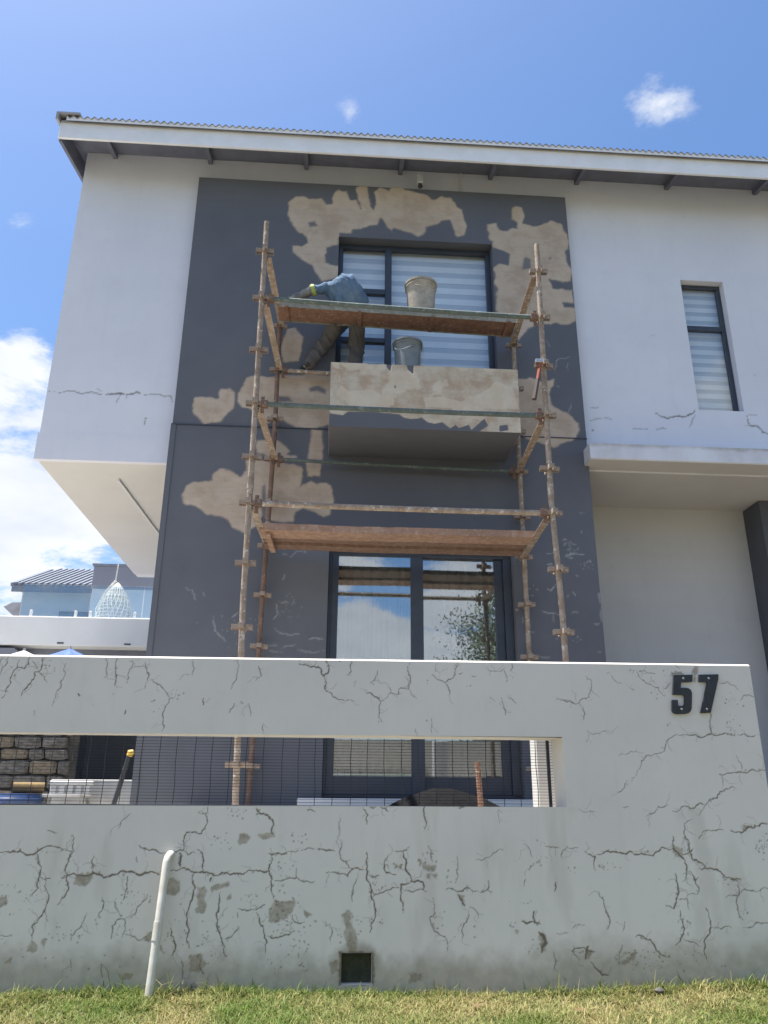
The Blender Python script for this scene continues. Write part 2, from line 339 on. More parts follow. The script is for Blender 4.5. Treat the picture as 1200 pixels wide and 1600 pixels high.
class WallGrid:
    """a dense vertical sheet (x,z) at depth Y with holes, carrying a painted mask and real relief"""
    def __init__(s, xs, zs, Y):
        s.xs = np.array(xs); s.zs = np.array(zs); s.Y = Y
        s.X, s.Z = np.meshgrid(s.xs, s.zs, indexing='ij')
        s.crack = np.zeros_like(s.X); s.patch = np.zeros_like(s.X); s.stain = np.zeros_like(s.X); s.holes = []
    def win(s, x0, x1, z0, z1):
        i0, i1 = np.searchsorted(s.xs, (x0, x1)); j0, j1 = np.searchsorted(s.zs, (z0, z1))
        return slice(max(i0-1, 0), i1+1), slice(max(j0-1, 0), j1+1)
    def toxz(s, pts, o=(0, 0, 1)):
        out = []
        for a, b in pts:
            p = onY(o[0]+a/o[2], o[1]+b/o[2], s.Y); out.append((p.x, p.z))
        return out
    def line(s, pts, half, strength=1.0, jit=0.35, taper=True, chan='crack'):
        """jagged line through pts, half width in metres"""
        P = [np.array(p, float) for p in pts]
        for _ in range(3):
            Q = [P[0]]
            for a, b in zip(P[:-1], P[1:]):
                d = b-a; L = np.hypot(*d)
                if L > 0.014:
                    nrm = np.array([-d[1], d[0]])/max(L, 1e-6)
                    Q.append((a+b)/2 + nrm*L*jit*0.5*(random.random()-0.5))
                Q.append(b)
            P = Q
        n = len(P)-1; tgt = getattr(s, chan)
        for k in range(n):
            a, b = P[k], P[k+1]; h = half*(0.6+0.8*random.random())
            if taper: h *= 0.45 + 0.55*min(1.0, 4*min(k+0.5, n-k-0.5)/n)
            pad = h*2.2
            W = s.win(min(a[0], b[0])-pad, max(a[0], b[0])+pad, min(a[1], b[1])-pad, max(a[1], b[1])+pad)
            X, Z = s.X[W], s.Z[W]
            if X.size == 0: continue
            d = b-a; L2 = max(d@d, 1e-12); t = np.clip(((X-a[0])*d[0]+(Z-a[1])*d[1])/L2, 0, 1)
            dist = np.hypot(X-a[0]-t*d[0], Z-a[1]-t*d[1])
            m = strength*(1-sstep(dist, h*0.45, h*1.5))
            tgt[W] = np.maximum(tgt[W], m)
    def poly(s, pts, rough=0.02, edge=0.006, strength=1.0, nscale=9.0, chan='patch', rim=None):
        P = np.array(pts); pad = rough*2+edge
        W = s.win(P[:, 0].min()-pad, P[:, 0].max()+pad, P[:, 1].min()-pad, P[:, 1].max()+pad)
        X, Z = s.X[W], s.Z[W]; ins = np.zeros(X.shape, bool); dist = np.full(X.shape, 9.0)
        for k in range(len(P)):
            a = P[k]; b = P[(k+1) % len(P)]
            c = ((a[1] > Z) != (b[1] > Z)); den = (b[1]-a[1]) if b[1] != a[1] else 1e-9
            ins ^= c & (X < (b[0]-a[0])*(Z-a[1])/den + a[0])
            d = b-a; L2 = max(d@d, 1e-12); t = np.clip(((X-a[0])*d[0]+(Z-a[1])*d[1])/L2, 0, 1)
            dist = np.minimum(dist, np.hypot(X-a[0]-t*d[0], Z-a[1]-t*d[1]))
        sdv = np.where(ins, dist, -dist) + rough*2*(vnoise(X, Z, nscale, 5, P[0, 0]*3.1, 0.65)-0.5)
        m = strength*sstep(sdv, -edge, edge); tgt = getattr(s, chan)
        if strength >= 0: tgt[W] = np.maximum(tgt[W], m)
        else: tgt[W] = np.clip(tgt[W]+m, 0, 1)
        if rim: s.stain[W] = np.maximum(s.stain[W], sstep(sdv, 0, edge)*(1-sstep(sdv, rim*0.2, rim*(0.5+vnoise(X, Z, 5, 3, 2.0)))))
    def speckle(s, cx, cz, rx, rz, n, rmin, rmax, chan='crack', strength=0.9):
        for _ in range(n):
            r = math.sqrt(random.random()); a = random.random()*6.283; x = cx+rx*r*math.cos(a); z = cz+rz*r*math.sin(a)
            w = random.uniform(rmin, rmax); q = random.uniform(0, 3.14); e = random.uniform(0.4, 1)
            W = s.win(x-w*1.5, x+w*1.5, z-w*1.5, z+w*1.5); X, Z = s.X[W]-x, s.Z[W]-z
            if X.size == 0: continue
            u = X*math.cos(q)+Z*math.sin(q); v = (-X*math.sin(q)+Z*math.cos(q))/e
            d = np.hypot(u, v) + w*0.5*(vnoise(s.X[W], s.Z[W], 60, 2)-0.5)
            t = getattr(s, chan); t[W] = np.maximum(t[W], strength*(1-sstep(d, w*0.6, w)))
    def build(s, name, mat, parent=None, depth_crack=0.004, depth_patch=0.002, extra=None, zmap=None, org=(0, 0, 0)):
        nx, nz = s.X.shape
        Yv = s.Y + depth_crack*s.crack + depth_patch*s.patch + 0.0012*(vnoise(s.X, s.Z, 3, 3)-0.5)
        Zv = s.Z if zmap is None else zmap(s.X, s.Z)
        co = np.stack([s.X-org[0], Yv-org[1], Zv-org[2]], -1).reshape(-1, 3)
        idx = np.arange(nx*nz).reshape(nx, nz)
        q = np.stack([idx[:-1, :-1], idx[1:, :-1], idx[1:, 1:], idx[:-1, 1:]], -1)
        cx = (s.xs[:-1]+s.xs[1:])/2; cz = (s.zs[:-1]+s.zs[1:])/2; keep = np.ones((nx-1, nz-1), bool)
        for x0, x1, z0, z1 in s.holes:
            keep &= ~(((cx > x0) & (cx < x1))[:, None] & ((cz > z0) & (cz < z1))[None, :])
        q = q[keep]; me = bpy.data.meshes.new(name)
        ev = []; ef = []
        if extra: ev = [tuple(Vector(p)-Vector(org)) for p in extra.v]; ef = extra.f
        nv = len(co); allv = np.concatenate([co, np.array(ev).reshape(-1, 3)]) if ev else co
        me.vertices.add(len(allv)); me.vertices.foreach_set('co', allv.astype(np.float32).ravel())
        loops = q.ravel().tolist(); starts = (np.arange(len(q))*4).tolist(); tot = [4]*len(q); p = len(loops)
        for f in ef:
            starts.append(p); tot.append(len(f)); loops += [i+nv for i in f]; p += len(f)
        me.loops.add(len(loops)); me.loops.foreach_set('vertex_index', loops)
        me.polygons.add(len(starts)); me.polygons.foreach_set('loop_start', starts); me.polygons.foreach_set('loop_total', tot)
        me.polygons.foreach_set('use_smooth', [True]*len(q) + [False]*len(ef))
        me.update(calc_edges=True); me.validate()
        at = me.attributes.new('mask', 'FLOAT_COLOR', 'POINT')
        colr = np.zeros((len(allv), 4), np.float32); colr[:, 3] = 1
        colr[:nv, 0] = s.crack.ravel(); colr[:nv, 1] = s.patch.ravel(); colr[:nv, 2] = s.stain.ravel()
        at.data.foreach_set('color', colr.ravel()); me.materials.append(mat)
        return link(name, me, parent, org)
def axis(breaks, step):
    out = []
    for a, b in zip(breaks[:-1], breaks[1:]):
        n = max(1, int(round((b-a)/step))); out += list(np.linspace(a, b, n, endpoint=False))
    return out + [breaks[-1]]

# ------------------------------------------------------------------ ground
g = MB(); g.add([(-900, -900, -0.86), (900, -900, -0.86), (900, 1500, -0.86), (-900, 1500, -0.86)], [(0, 1, 2, 3)])
tag(g.build('ground', M['far']), kind='structure')
g = MB().box(-60, 60, -9.0, -2.2, -0.88, -0.80); tag(g.build('road', M['asphalt']), kind='structure')
g = MB().box(-60, 60, -2.2, -2.05, -0.87, -0.70, 0.02); tag(g.build('kerb', M['paving']), kind='structure')
def lawn_z(x, y):
    t = min(max((y+2.05)/6.45, 0), 1)
    return -0.74 + 0.685*t**0.9 + 0.012*math.sin(x*1.7+y*2.1) + 0.018*max(0, x-1.0)
g = MB(); nx, ny = 60, 44
vs_ = [(-9+18*i/nx, -2.05+6.55*j/ny, lawn_z(-9+18*i/nx, -2.05+6.55*j/ny)) for i in range(nx+1) for j in range(ny+1)]
g.add(vs_, [(i*(ny+1)+j, (i+1)*(ny+1)+j, (i+1)*(ny+1)+j+1, i*(ny+1)+j+1) for i in range(nx) for j in range(ny)])
tag(g.build('verge', M['soil'], smooth=True), kind='structure')
GL = 0.72     # courtyard level behind the boundary wall
g = MB().box(-14, 9, 4.60, 40, -0.85, GL); tag(g.build('courtyard_paving', M['paving']), kind='structure')
g = MB().box(2.46, 9, 4.62, 8.6, GL-0.05, GL+0.006); tag(g.build('bounce_cut_paving', M['bouncecut']), kind='structure')  # unseen dark paving, added to cut bounced light on the right-hand walls

# ------------------------------------------------------------------ the house
HO = (0.5, 7.6, GL)
house = empty('house', HO, 'modern two-storey house with white walls and a charcoal front panel under repair', 'house')
def hp(mb, name, mat, parent=None, smooth=False): return mb.build(name, mat, parent or house, HO, smooth)
PX0, PX1, PZ1 = -1.69, 2.65, 7.645
UW = (-0.04, 1.73, 4.95, 6.905)      # upper window opening
LD = (-0.04, 1.79, 0.84, 3.175)       # sliding door opening
RW = (3.985, 4.50, 4.905, 6.615)     # small window on the right
def reveal(mb, r, Y, Y2):
    x0, x1, z0, z1 = r
    mb.add([(x0,Y,z0),(x1,Y,z0),(x1,Y2,z0),(x0,Y2,z0)], [(0,1,2,3)]); mb.add([(x0,Y,z1),(x1,Y,z1),(x1,Y2,z1),(x0,Y2,z1)], [(3,2,1,0)])
    mb.add([(x0,Y,z0),(x0,Y,z1),(x0,Y2,z1),(x0,Y2,z0)], [(3,2,1,0)]); mb.add([(x1,Y,z0),(x1,Y,z1),(x1,Y2,z1),(x1,Y2,z0)], [(0,1,2,3)])

# charcoal front panel with bare plaster patches
P = WallGrid(axis([PX0, UW[0], 0.9, UW[1], LD[1], PX1], 0.0115), axis([GL, LD[2], 2.0], 0.03)[:-1] + axis([2.0, LD[3], 4.45, UW[2], UW[3], PZ1], 0.0115), 7.5)
P.holes = [UW, LD]
zA = (430, 270, 4); zB = (740, 310, 4); zD = (260, 560, 4); zI = (380, 340, 4.615)
A = [(85,190),(130,150),(170,145),(215,165),(290,160),(320,195),(355,190),(365,130),(400,108),(445,115),(470,170),(510,170),(535,225),(515,160),(510,95),(545,75),(580,90),(590,170),(612,235),(628,200),(615,120),(650,98),(710,110),(735,75),(800,65),(800,105),(880,125),(950,140),(975,175),(1040,150),(1100,160),(1130,215),(1170,230),(1190,330),(1180,390),(1140,400),(1110,340),(1090,300),(1040,300),(1000,320),(940,340),(930,385),(890,395),(840,375),(770,360),(740,350),(730,375),(690,335),(665,290),(640,330),(590,335),(540,355),(480,355),(475,375),(400,380),(395,450),(330,470),(320,500),(320,560),(360,580),(400,585),(400,655),(290,680),(245,620),(235,580),(170,545),(110,490),(105,455),(165,460),(205,440),(190,400),(140,370),(100,320),(80,250)]
B = [(85,160),(140,155),(165,195),(210,210),(240,185),(275,195),(270,150),(240,130),(240,65),(265,45),(310,55),(315,120),(310,155),(370,175),(430,160),(480,140),(545,165),(560,200),(585,225),(600,320),(570,330),(580,400),(610,450),(608,515),(560,520),(490,510),(470,500),(490,565),(570,575),(620,570),(628,650),(560,655),(570,680),(634,690),(636,770),(590,790),(540,790),(520,775),(480,790),(440,790),(415,785),(340,810),(310,850),(280,880),(240,800),(140,700),(140,600),(155,560),(128,530),(128,440),(165,410),(215,415),(225,350),(190,330),(124,300),(120,270),(100,260)]
C = [(270,1130),(350,1120),(430,1150),(500,1130),(495,1170),(470,1220),(480,1290),(540,1330),(620,1365),(660,1410),(665,1450),(640,1500),(560,1530),(500,1560),(450,1540),(330,1500),(270,1450)]
D = [(165,290),(180,250),(230,240),(320,245),(340,195),(400,185),(430,210),(430,270),(400,330),(370,370),(340,405),(290,400),(240,408),(210,380),(175,355)]
E_ = [(440,220),(480,160),(500,120),(560,105),(660,115),(700,100),(760,100),(900,100),(1060,105),(1060,240),(1020,400),(980,425),(900,440),(820,435),(760,410),(700,375),(660,360),(640,400),(590,400),(580,330),(520,310),(470,300),(445,270)]
F_ = [(560,510),(680,515),(740,545),(770,580),(740,605),(800,610),(820,620),(700,640),(640,610),(560,590)]
G_ = [(905,440),(970,450),(975,630),(960,740),(880,740),(875,660),(890,600)]
H_ = [(100,850),(120,800),(150,775),(290,770),(300,720),(340,695),(400,695),(460,740),(500,700),(500,640),(540,630),(640,650),(700,650),(850,670),(860,700),(840,760),(830,810),(900,765),(940,785),(1000,775),(1025,800),(1045,890),(1020,970),(985,990),(920,960),(850,940),(810,960),(790,1020),(740,1030),(650,1010),(600,1000),(540,1070),(480,1095),(420,1060),(380,1010),(340,990),(250,970),(180,930),(110,900)]
I_ = [(310,800),(380,790),(430,860),(420,960),(400,1030),(300,1040),(270,980)]
for pts, o in ((A, zA), (B, zB), (C, zB), (D, zD), (E_, zD), (F_, zD), (G_, zD), (H_, zD), (I_, zI)):
    P.poly(P.toxz(pts, o), 0.030, 0.013, 1.0, 9.0, rim=0.12)
for pts, o in (([(310,385),(325,370),(355,380),(360,440),(305,445)], zB), ([(468,372),(482,368),(485,382),(470,385)], zB), ([(890,185),(950,170),(1000,195),(995,225),(940,205),(900,208)], zD),
               ([(700,235),(770,240),(785,270),(700,272)], zD), ([(205,310),(250,300),(262,330),(215,340)], zA), ([(600,800),(620,780),(625,990),(598,990)], zD)):
    P.poly(P.toxz(pts, o), 0.012, 0.015, -0.85, 12.0)
# pale scratches low on the panel
zS = (240, 840, 4); zT = (780, 780, 6.4)
for pts in ([(840,125),(890,88),(935,85)], [(800,100),(830,105)], [(945,80),(947,95)], [(805,270),(820,230)], [(795,410),(840,405)], [(800,460),(820,470)], [(770,420),(778,480),(750,510)], [(750,560),(800,600),(850,610),(910,603)],
            [(960,630),(1060,635)], [(725,675),(785,670)], [(720,705),(800,715)], [(800,695),(880,672)], [(900,700),(940,712),(1065,703)], [(195,310),(240,330)], [(305,340),(320,370)], [(370,480),(380,580),(450,650)], [(490,500),(530,470)], [(880,380),(860,420)], [(240,320),(265,400)]):
    P.line(P.toxz(pts, zS), 0.006, random.uniform(0.3, 0.75), 0.5)
for pts in ([(630,415),(680,400)], [(720,440),(770,452)], [(640,565),(700,560),(850,555)], [(690,580),(740,590)], [(470,540),(540,535)], [(480,655),(535,650)], [(900,610),(920,630)], [(750,768),(800,768)], [(740,930),(760,960)], [(430,1120),(500,1140),(610,1150)], [(120,1105),(200,1105)], [(725,1132),(795,1135)],
            [(540,1150),(545,1230)], [(310,1330),(360,1330)], [(235,1180),(232,1240)], [(1000,950),(1010,1020)], [(1020,1080),(1030,1250)], [(950,1245),(1000,1247)], [(990,1525),(1012,1528)], [(330,1570),(520,1572)], [(800,140),(860,142)], [(480,900),(520,915),(560,860)], [(680,980),(690,960)], [(820,320),(825,340)]):
    P.line(P.toxz(pts, zT), 0.007, random.uniform(0.35, 0.9), 0.5)
for c_ in ((700, 500, 100, 90, 26), (1005, 990, 18, 60, 16), (900, 660, 90, 60, 10), (330, 920, 60, 90, 8), (700, 1400, 120, 60, 8)):
    a = P.toxz([(c_[0], c_[1])], zT)[0]; P.speckle(a[0], a[1], c_[2]/6.4*0.0065, c_[3]/6.4*0.0065, c_[4], 0.006, 0.016, strength=0.55)
for c_ in ((840, 440, 90, 90, 26), (480, 560, 200, 120, 22)):
    a = P.toxz([(c_[0], c_[1])], zS)[0]; P.speckle(a[0], a[1], c_[2]/4*0.0065, c_[3]/4*0.0065, c_[4], 0.005, 0.012, strength=0.4)
for pts in ([(505,1090),(515,1020),(540,1000),(600,990)], [(585,1030),(590,1070)], [(610,1280),(590,1340)], [(455,890),(475,930)], [(520,1170),(535,1178)]):
    P.line(P.toxz(pts, zB), 0.006, 0.55, 0.5)
ex = MB(); reveal(ex, UW, 7.5, 7.70); reveal(ex, LD, 7.5, 7.70)
ex.add([(PX0,7.5,GL),(PX0,7.5,PZ1),(PX0,7.6,PZ1),(PX0,7.6,GL)], [(0,1,2,3)]); ex.add([(PX1,7.5,GL),(PX1,7.5,PZ1),(PX1,7.6,PZ1),(PX1,7.6,GL)], [(3,2,1,0)])
ex.add([(PX0,7.5,PZ1),(PX1,7.5,PZ1),(PX1,7.6,PZ1),(PX0,7.6,PZ1)], [(0,1,2,3)])
panel = P.build('front_panel', M['dark'], house, depth_crack=-0.0005, depth_patch=-0.003, extra=ex, org=HO)
# expansion joint: a dark recessed bead across the panel
hp(MB().box(PX0-0.012, PX1+0.004, 7.489, 7.53, 4.445, 4.455), 'joint_bead', M['frame'], panel)
hp(MB().box(PX0-0.014, PX0+0.04, 7.492, 7.6, GL, 4.445), 'edge_strip', M['dark'], panel)

# white upper walls
L = WallGrid(axis([-3.04, -1.62], 0.013), axis([4.06, 4.36, 8.02], 0.013), 7.6)
zL = (0, 500, 3.75)
for pts, h, st in (([(275,412),(440,418),(470,432),(550,425),(600,438)], .0065, .8), ([(610,440),(700,428),(735,432)], .009, 1), ([(740,435),(800,420),(825,435)], .008, .9), ([(825,435),(930,435),(1000,445),(1015,480)], .006, .7), ([(705,440),(680,488)], .006, .6), ([(740,435),(742,470)], .005, .5), ([(560,400),(595,415)], .005, .5), ([(848,590),(845,612)], .008, .8), ([(200+20,680),(350,684)], .005, .3)):
    L.line(L.toxz(pts, zL), h, st, 0.5)
L.speckle(-2.0, 4.55, 0.03, 0.02, 3, 0.006, 0.012)
hp(MB().box(-3.058, -1.70, 7.5975, 7.66, 4.055, 4.35), 'drip_band', M['white'])
lw = L.build('upper_wall', M['white'], house, org=HO)
Rg = WallGrid(axis([2.55, RW[0], RW[1], 6.4], 0.013), axis([4.12, RW[2], RW[3], 8.02], 0.013), 7.6)
Rg.holes = [RW]; zR = (880, 400, 3.75)
for pts, h, st in (([(540,920),(610,952),(690,940),(765,918),(772,900)], .008, 1), ([(775,925),(755,975),(735,1010)], .006, .6), ([(155,965),(230,952),(290,960)], .006, .6), ([(160,890),(205,885)], .006, .6), ([(410,1010),(500,1018)], .006, .6), ([(540,1020),(605,1012)], .006, .6), ([(1078,920),(1090,990),(1130,995),(1170,1035),(1200,1040)], .008, .9), ([(1090,930),(1140,928)], .005, .5), ([(1060,995),(1090,990)], .005, .5), ([(510,468),(535,465)], .006, .3)):
    Rg.line(Rg.toxz(pts, zR), h, st, 0.5)
a = Rg.toxz([(1120, 700)], zR)[0]; Rg.speckle(a[0], a[1], 0.01, 0.01, 3, 0.012, 0.02, strength=0.5)
a = Rg.toxz([(172, 1022)], zR)[0]; Rg.speckle(a[0], a[1], 0.002, 0.002, 1, 0.014, 0.016, strength=0.9)
W_ = Rg.win(2.5, 6.4, 4.3, 4.5); Rg.stain[W_] = np.maximum(Rg.stain[W_], 0.4*sstep(4.42-Rg.Z[W_]+0.10*(vnoise(Rg.X[W_], Rg.Z[W_]*0.3, 6, 4)-0.5), 0.0, 0.08))
ex = MB(); reveal(ex, RW, 7.6, 7.74)
Rg.build('upper_wall', M['white'], house, extra=ex, org=HO)
hp(MB().box(-1.62, 2.55, 7.601, 7.66, 7.50, 8.02), 'upper_wall', M['white'])
# ledge under the right volume
Lg = WallGrid(axis([2.605, 6.4], 0.02), axis([4.145, 4.312], 0.013), 7.30)
Lg.stain[:] = 0.22*sstep(vnoise(Lg.X, Lg.Z*0.4, 4, 5), 0.42, 0.75) + 0.45*sstep(Lg.Z + 0.06*(vnoise(Lg.X, Lg.Z, 9, 3)-0.5), 4.26, 4.312)
for pts in ([(660,1075),(730,1078),(765,1088)], [(400,1072),(415,1085)], [(590,1075),(620,1078)], [(545,1070),(550,1085)], [(910,1088),(930,1090)]): Lg.line(Lg.toxz(pts, zR), .008, .6)
ex = MB(); ex.add([(2.605,7.3,4.145),(2.605,7.3,4.312),(2.605,7.6,4.312),(2.605,7.6,4.145)], [(0,1,2,3)]); ex.add([(2.605,7.3,4.312),(6.4,7.3,4.312),(6.4,7.6,4.312),(2.605,7.6,4.312)], [(0,1,2,3)])
ex.add([(2.605,7.3,4.145),(6.4,7.3,4.145),(6.4,7.315,4.135),(2.605,7.315,4.135)], [(3,2,1,0)])
Lg.build('ledge', M['white'], house, extra=ex, org=HO)
hp(MB().box(2.607, 6.4, 7.315, 8.72, 4.137, 4.30), 'soffit', M['cream'])
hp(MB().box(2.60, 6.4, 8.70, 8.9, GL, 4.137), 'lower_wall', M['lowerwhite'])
hp(MB().box(4.92, 5.75, 8.32, 8.699, GL, 4.136, 0.006), 'pier', M['darkplain'])
# left cantilever, body and back
hp(MB().box(-3.035, -1.69, 7.66, 12.0, 4.062, 4.22), 'soffit', M['cream'])
a = onY(185, 750, 1); k = (4.045-CAM.z)/(a.z-CAM.z); p0 = CAM + (a-CAM)*k
a = onY(246, 840, 1); k = (4.045-CAM.z)/(a.z-CAM.z); p1 = CAM + (a-CAM)*k
hp(MB().tube([(p0.x, p0.y, 4.05), (p1.x+0.10, p1.y+1.2, 4.05)], 0.012, 6), 'conduit', M['whiteplastic'])
hp(MB().prism_yz([(7.662, 4.222), (12.0, 4.222), (12.0, 8.8), (7.662, 7.98)], -3.038, -2.90), 'side_wall', M['white'])
hp(MB().box(-1.688, -1.50, 7.602, 12.0, GL, 4.06), 'side_wall', M['darkplain'])
hp(MB().box(2.50, 2.648, 7.602, 8.70, GL, 4.13), 'side_wall', M['darkplain'])
hp(MB().box(-3.03, 6.4, 12.0, 12.2, 4.07, 8.8), 'back_wall', M['neigh'])
hp(MB().box(-1.5, 6.4, 12.0, 12.19, GL, 4.069), 'back_wall', M['darkplain'])
hp(MB().prism_yz([(7.6, GL), (12.2, GL), (12.2, 8.8), (7.6, 7.95)], 6.4, 6.6), 'side_wall', M['white'])
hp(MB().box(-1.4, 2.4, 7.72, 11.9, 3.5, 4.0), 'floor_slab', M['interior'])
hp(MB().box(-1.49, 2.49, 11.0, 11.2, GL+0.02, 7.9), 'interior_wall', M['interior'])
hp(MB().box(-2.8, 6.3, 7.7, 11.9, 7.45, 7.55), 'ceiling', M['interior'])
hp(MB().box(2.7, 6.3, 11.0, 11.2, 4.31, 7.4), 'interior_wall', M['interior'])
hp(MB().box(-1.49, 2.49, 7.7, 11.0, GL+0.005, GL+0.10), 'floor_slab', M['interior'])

# roof
SL = math.tan(R_(12)); EY, EZ = 7.01, 7.946
def rz(y): return EZ + (y-EY)*SL
roof_m = MB(); n = 125*6; x0 = -3.10
for lay in (0, -0.004):
    vs_ = []
    for i in range(n+1):
        x = x0 + i*0.0762/6
        for y in (EY, 9.0, 11.6): vs_.append((x, y, rz(y) + 0.017*math.cos(2*math.pi*i/6) + lay))
    roof_m.add(vs_, [((i*3+j), (i+1)*3+j, (i+1)*3+j+1, i*3+j+1) for i in range(n) for j in range(2)])
roof_m.add([(x0+i*0.0762/6, EY, rz(EY)+0.017*math.cos(2*math.pi*i/6)+l_) for i in range(n+1) for l_ in (0, -0.004)], [(2*i, 2*i+1, 2*i+3, 2*i+2) for i in range(n)])
roof = hp(roof_m, 'roof', M['roofing'])
fl_ = MB().add([(x0+i*0.0762/6, EY+0.012, z_) for i in range(n+1) for z_ in (rz(EY)+0.017*math.cos(2*math.pi*i/6)-0.004, 7.90)], [(2*i, 2*i+1, 2*i+3, 2*i+2) for i in range(n)])
hp(fl_, 'eave_filler', M['fascia'], roof)
hp(MB().box(-3.175, 6.7, 7.065, 7.095, 7.695, 7.923, 0.003), 'fascia', M['fascia'], roof)
hp(MB().box(-3.17, 6.7, 7.052, 7.064, 7.903, 7.929), 'eave_trim', M['roofing'], roof)
bm_ = MB(); bm_.prism_yz([(7.096, 7.675), (11.6, 7.675+4.504*SL), (11.6, rz(11.6)-0.03), (7.096, rz(7.096)-0.03)], -3.175, -3.14)
hp(bm_, 'barge_board', M['eaves'], roof)
bm_ = MB(); bm_.prism_yz([(6.99, rz(6.99)-0.06), (11.6, rz(11.6)-0.06), (11.6, rz(11.6)+0.045), (6.99, rz(6.99)+0.045)], -3.205, -3.177)
bm_.prism_yz([(6.99, rz(6.99)+0.022), (11.6, rz(11.6)+0.022), (11.6, rz(11.6)+0.047), (6.99, rz(6.99)+0.047)], -3.176, -2.95)
hp(bm_, 'verge_flashing', M['roofing'], roof)
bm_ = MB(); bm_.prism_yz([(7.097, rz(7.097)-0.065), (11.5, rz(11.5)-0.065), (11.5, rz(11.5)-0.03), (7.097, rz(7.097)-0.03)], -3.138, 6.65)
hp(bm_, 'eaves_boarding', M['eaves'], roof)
for px in (173, 325, 478, 627, 770, 907, 1050, 1190, 60):
    q = onY(px, 240+0.05*px, 7.45)
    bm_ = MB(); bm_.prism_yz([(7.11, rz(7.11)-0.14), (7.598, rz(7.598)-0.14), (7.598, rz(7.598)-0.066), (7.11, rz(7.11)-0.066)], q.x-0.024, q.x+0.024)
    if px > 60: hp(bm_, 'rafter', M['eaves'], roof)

# balcony box
BY0, BX0, BX1, BZ0, BZ1 = 6.80, -0.075, 1.765, 4.150, 4.840
Bg = WallGrid(axis([BX0, BX1], 0.0062), axis([BZ0, BZ1], 0.0062), BY0)
Bg.patch[:] = 1.0; zV = (500, 540, 3.636)
lowp = [(40,365),(60,385),(130,395),(160,375),(300,375),(450,390),(480,410),(520,418),(580,410),(610,435),(650,445),(695,435),(740,470),(770,450),(790,468),(845,450),(860,480),(935,415),(955,455),(905,488),(960,500),(1160,520),(1160,560),(40,560)]
for pts in (lowp, [(1020,455),(1065,450),(1070,480),(1020,490)], [(485,100),(535,105),(530,165),(500,140)], [(370,95),(410,100),(400,150),(380,125)], [(255,90),(370,95),(350,108),(270,106)]):
    Bg.poly(Bg.toxz(pts, zV), 0.004, 0.004, -1.0, 20.0)
Bg.stain[:] = sstep(vnoise(Bg.X, Bg.Z, 3.2, 5, 3.0), 0.50, 0.56)*0.9
for pts in ([(100,170),(140,165),(160,215),(150,260),(120,265)], [(175,170),(215,190),(220,240),(180,240)], [(640,230),(680,195),(705,230),(690,275),(640,280)], [(870,300),(960,240),(1000,200),(1100,250),(1130,360),(880,360)], [(70,90),(230,95),(240,130),(150,150),(70,120)], [(300,270),(420,280),(420,340),(310,335)], [(590,300),(700,290),(840,330),(840,360),(600,350)]):
    Bg.poly(Bg.toxz(pts, zV), 0.012, 0.006, 1.0, 14.0, chan='stain')
for pts in ([(110,100),(200,170),(300,170),(360,200),(350,280),(300,250),(160,260),(110,220)],): Bg.poly(Bg.toxz(pts, zV), 0.012, 0.01, -0.9, 14.0, chan='stain')
Bg.line(Bg.toxz([(425,225),(428,240)], zV), 0.006)
ex = MB()
for q, f in (([(BX0,BY0,BZ0),(BX1,BY0,BZ0),(BX1,7.499,BZ0),(BX0,7.499,BZ0)], (3,2,1,0)), ): ex.add(q, [f])
sides = [MB().box(BX0-0.004, BX0-0.0005, BY0-0.002, 7.498, BZ0+0.001, BZ1), MB().box(BX1+0.0005, BX1+0.004, BY0-0.002, 7.498, BZ0+0.001, BZ1)]
t_ = [(BX0,BY0,BZ1),(BX1,BY0,BZ1),(BX1,7.499,BZ1),(BX0,7.499,BZ1)]; ex.add(t_, [(0,1,2,3)])
bal = Bg.build('balcony', M['balcony'], house, depth_crack=0.003, depth_patch=-0.003, extra=ex, org=HO)
for sm_ in sides: hp(sm_, 'balcony_side', M['bside'], bal)

# windows: frame mesh > pane
def bars(mb, x0, x1, z0, z1, y0, y1): return mb.box(x0, x1, y0, y1, z0, z1, 0.004)
def pane(win, x0, x1, z0, z1, y, g_='glass'):
    return hp(MB().box(x0-0.004, x1+0.004, y, y+0.006, z0-0.004, z1+0.004), 'pane', M[g_], win)
fy0, fy1 = 7.625, 7.685
m = MB(); x0, x1, z0, z1 = UW; t = 0.055
bars(m, x0, x1, z1-t, z1-0.001, fy0, fy1); bars(m, x0, x1, z0, z0+t, fy0, fy1); bars(m, x0+0.001, x0+t, z0+t, z1-t, fy0, fy1); bars(m, x1-t, x1-0.001, z0+t, z1-t, fy0, fy1)
bars(m, 0.50, 0.575, z0+t, z1-t, fy0-0.004, fy1)
bars(m, x0+t, 0.50, 6.235, 6.305, fy0-0.002, fy1); bars(m, x0+t, 0.50, 5.60, 5.66, fy0-0.002, fy1)
uw = hp(m, 'window', M['frame'])
pane(uw, x0+t, 0.50, 6.305, z1-t, 7.65); pane(uw, x0+t, 0.50, 5.66, 6.235, 7.65); pane(uw, x0+t, 0.50, z0+t, 5.60, 7.65); pane(uw, 0.575, x1-t, z0+t, z1-t, 7.65)
m = MB(); x0, x1, z0, z1 = LD; t = 0.10
bars(m, x0, x1, z1-0.05, z1-0.001, fy0-0.03, fy1+0.02); bars(m, x0, x1, z0+0.002, z0+0.03, fy0-0.03, fy1+0.02); bars(m, x0+0.001, x0+0.03, z0+0.03, z1-0.05, fy0-0.03, fy1+0.02); bars(m, x1-0.08, x1-0.001, z0+0.03, z1-0.05, fy0-0.03, fy1+0.02)
ld = hp(m, 'sliding_door', M['frame'])
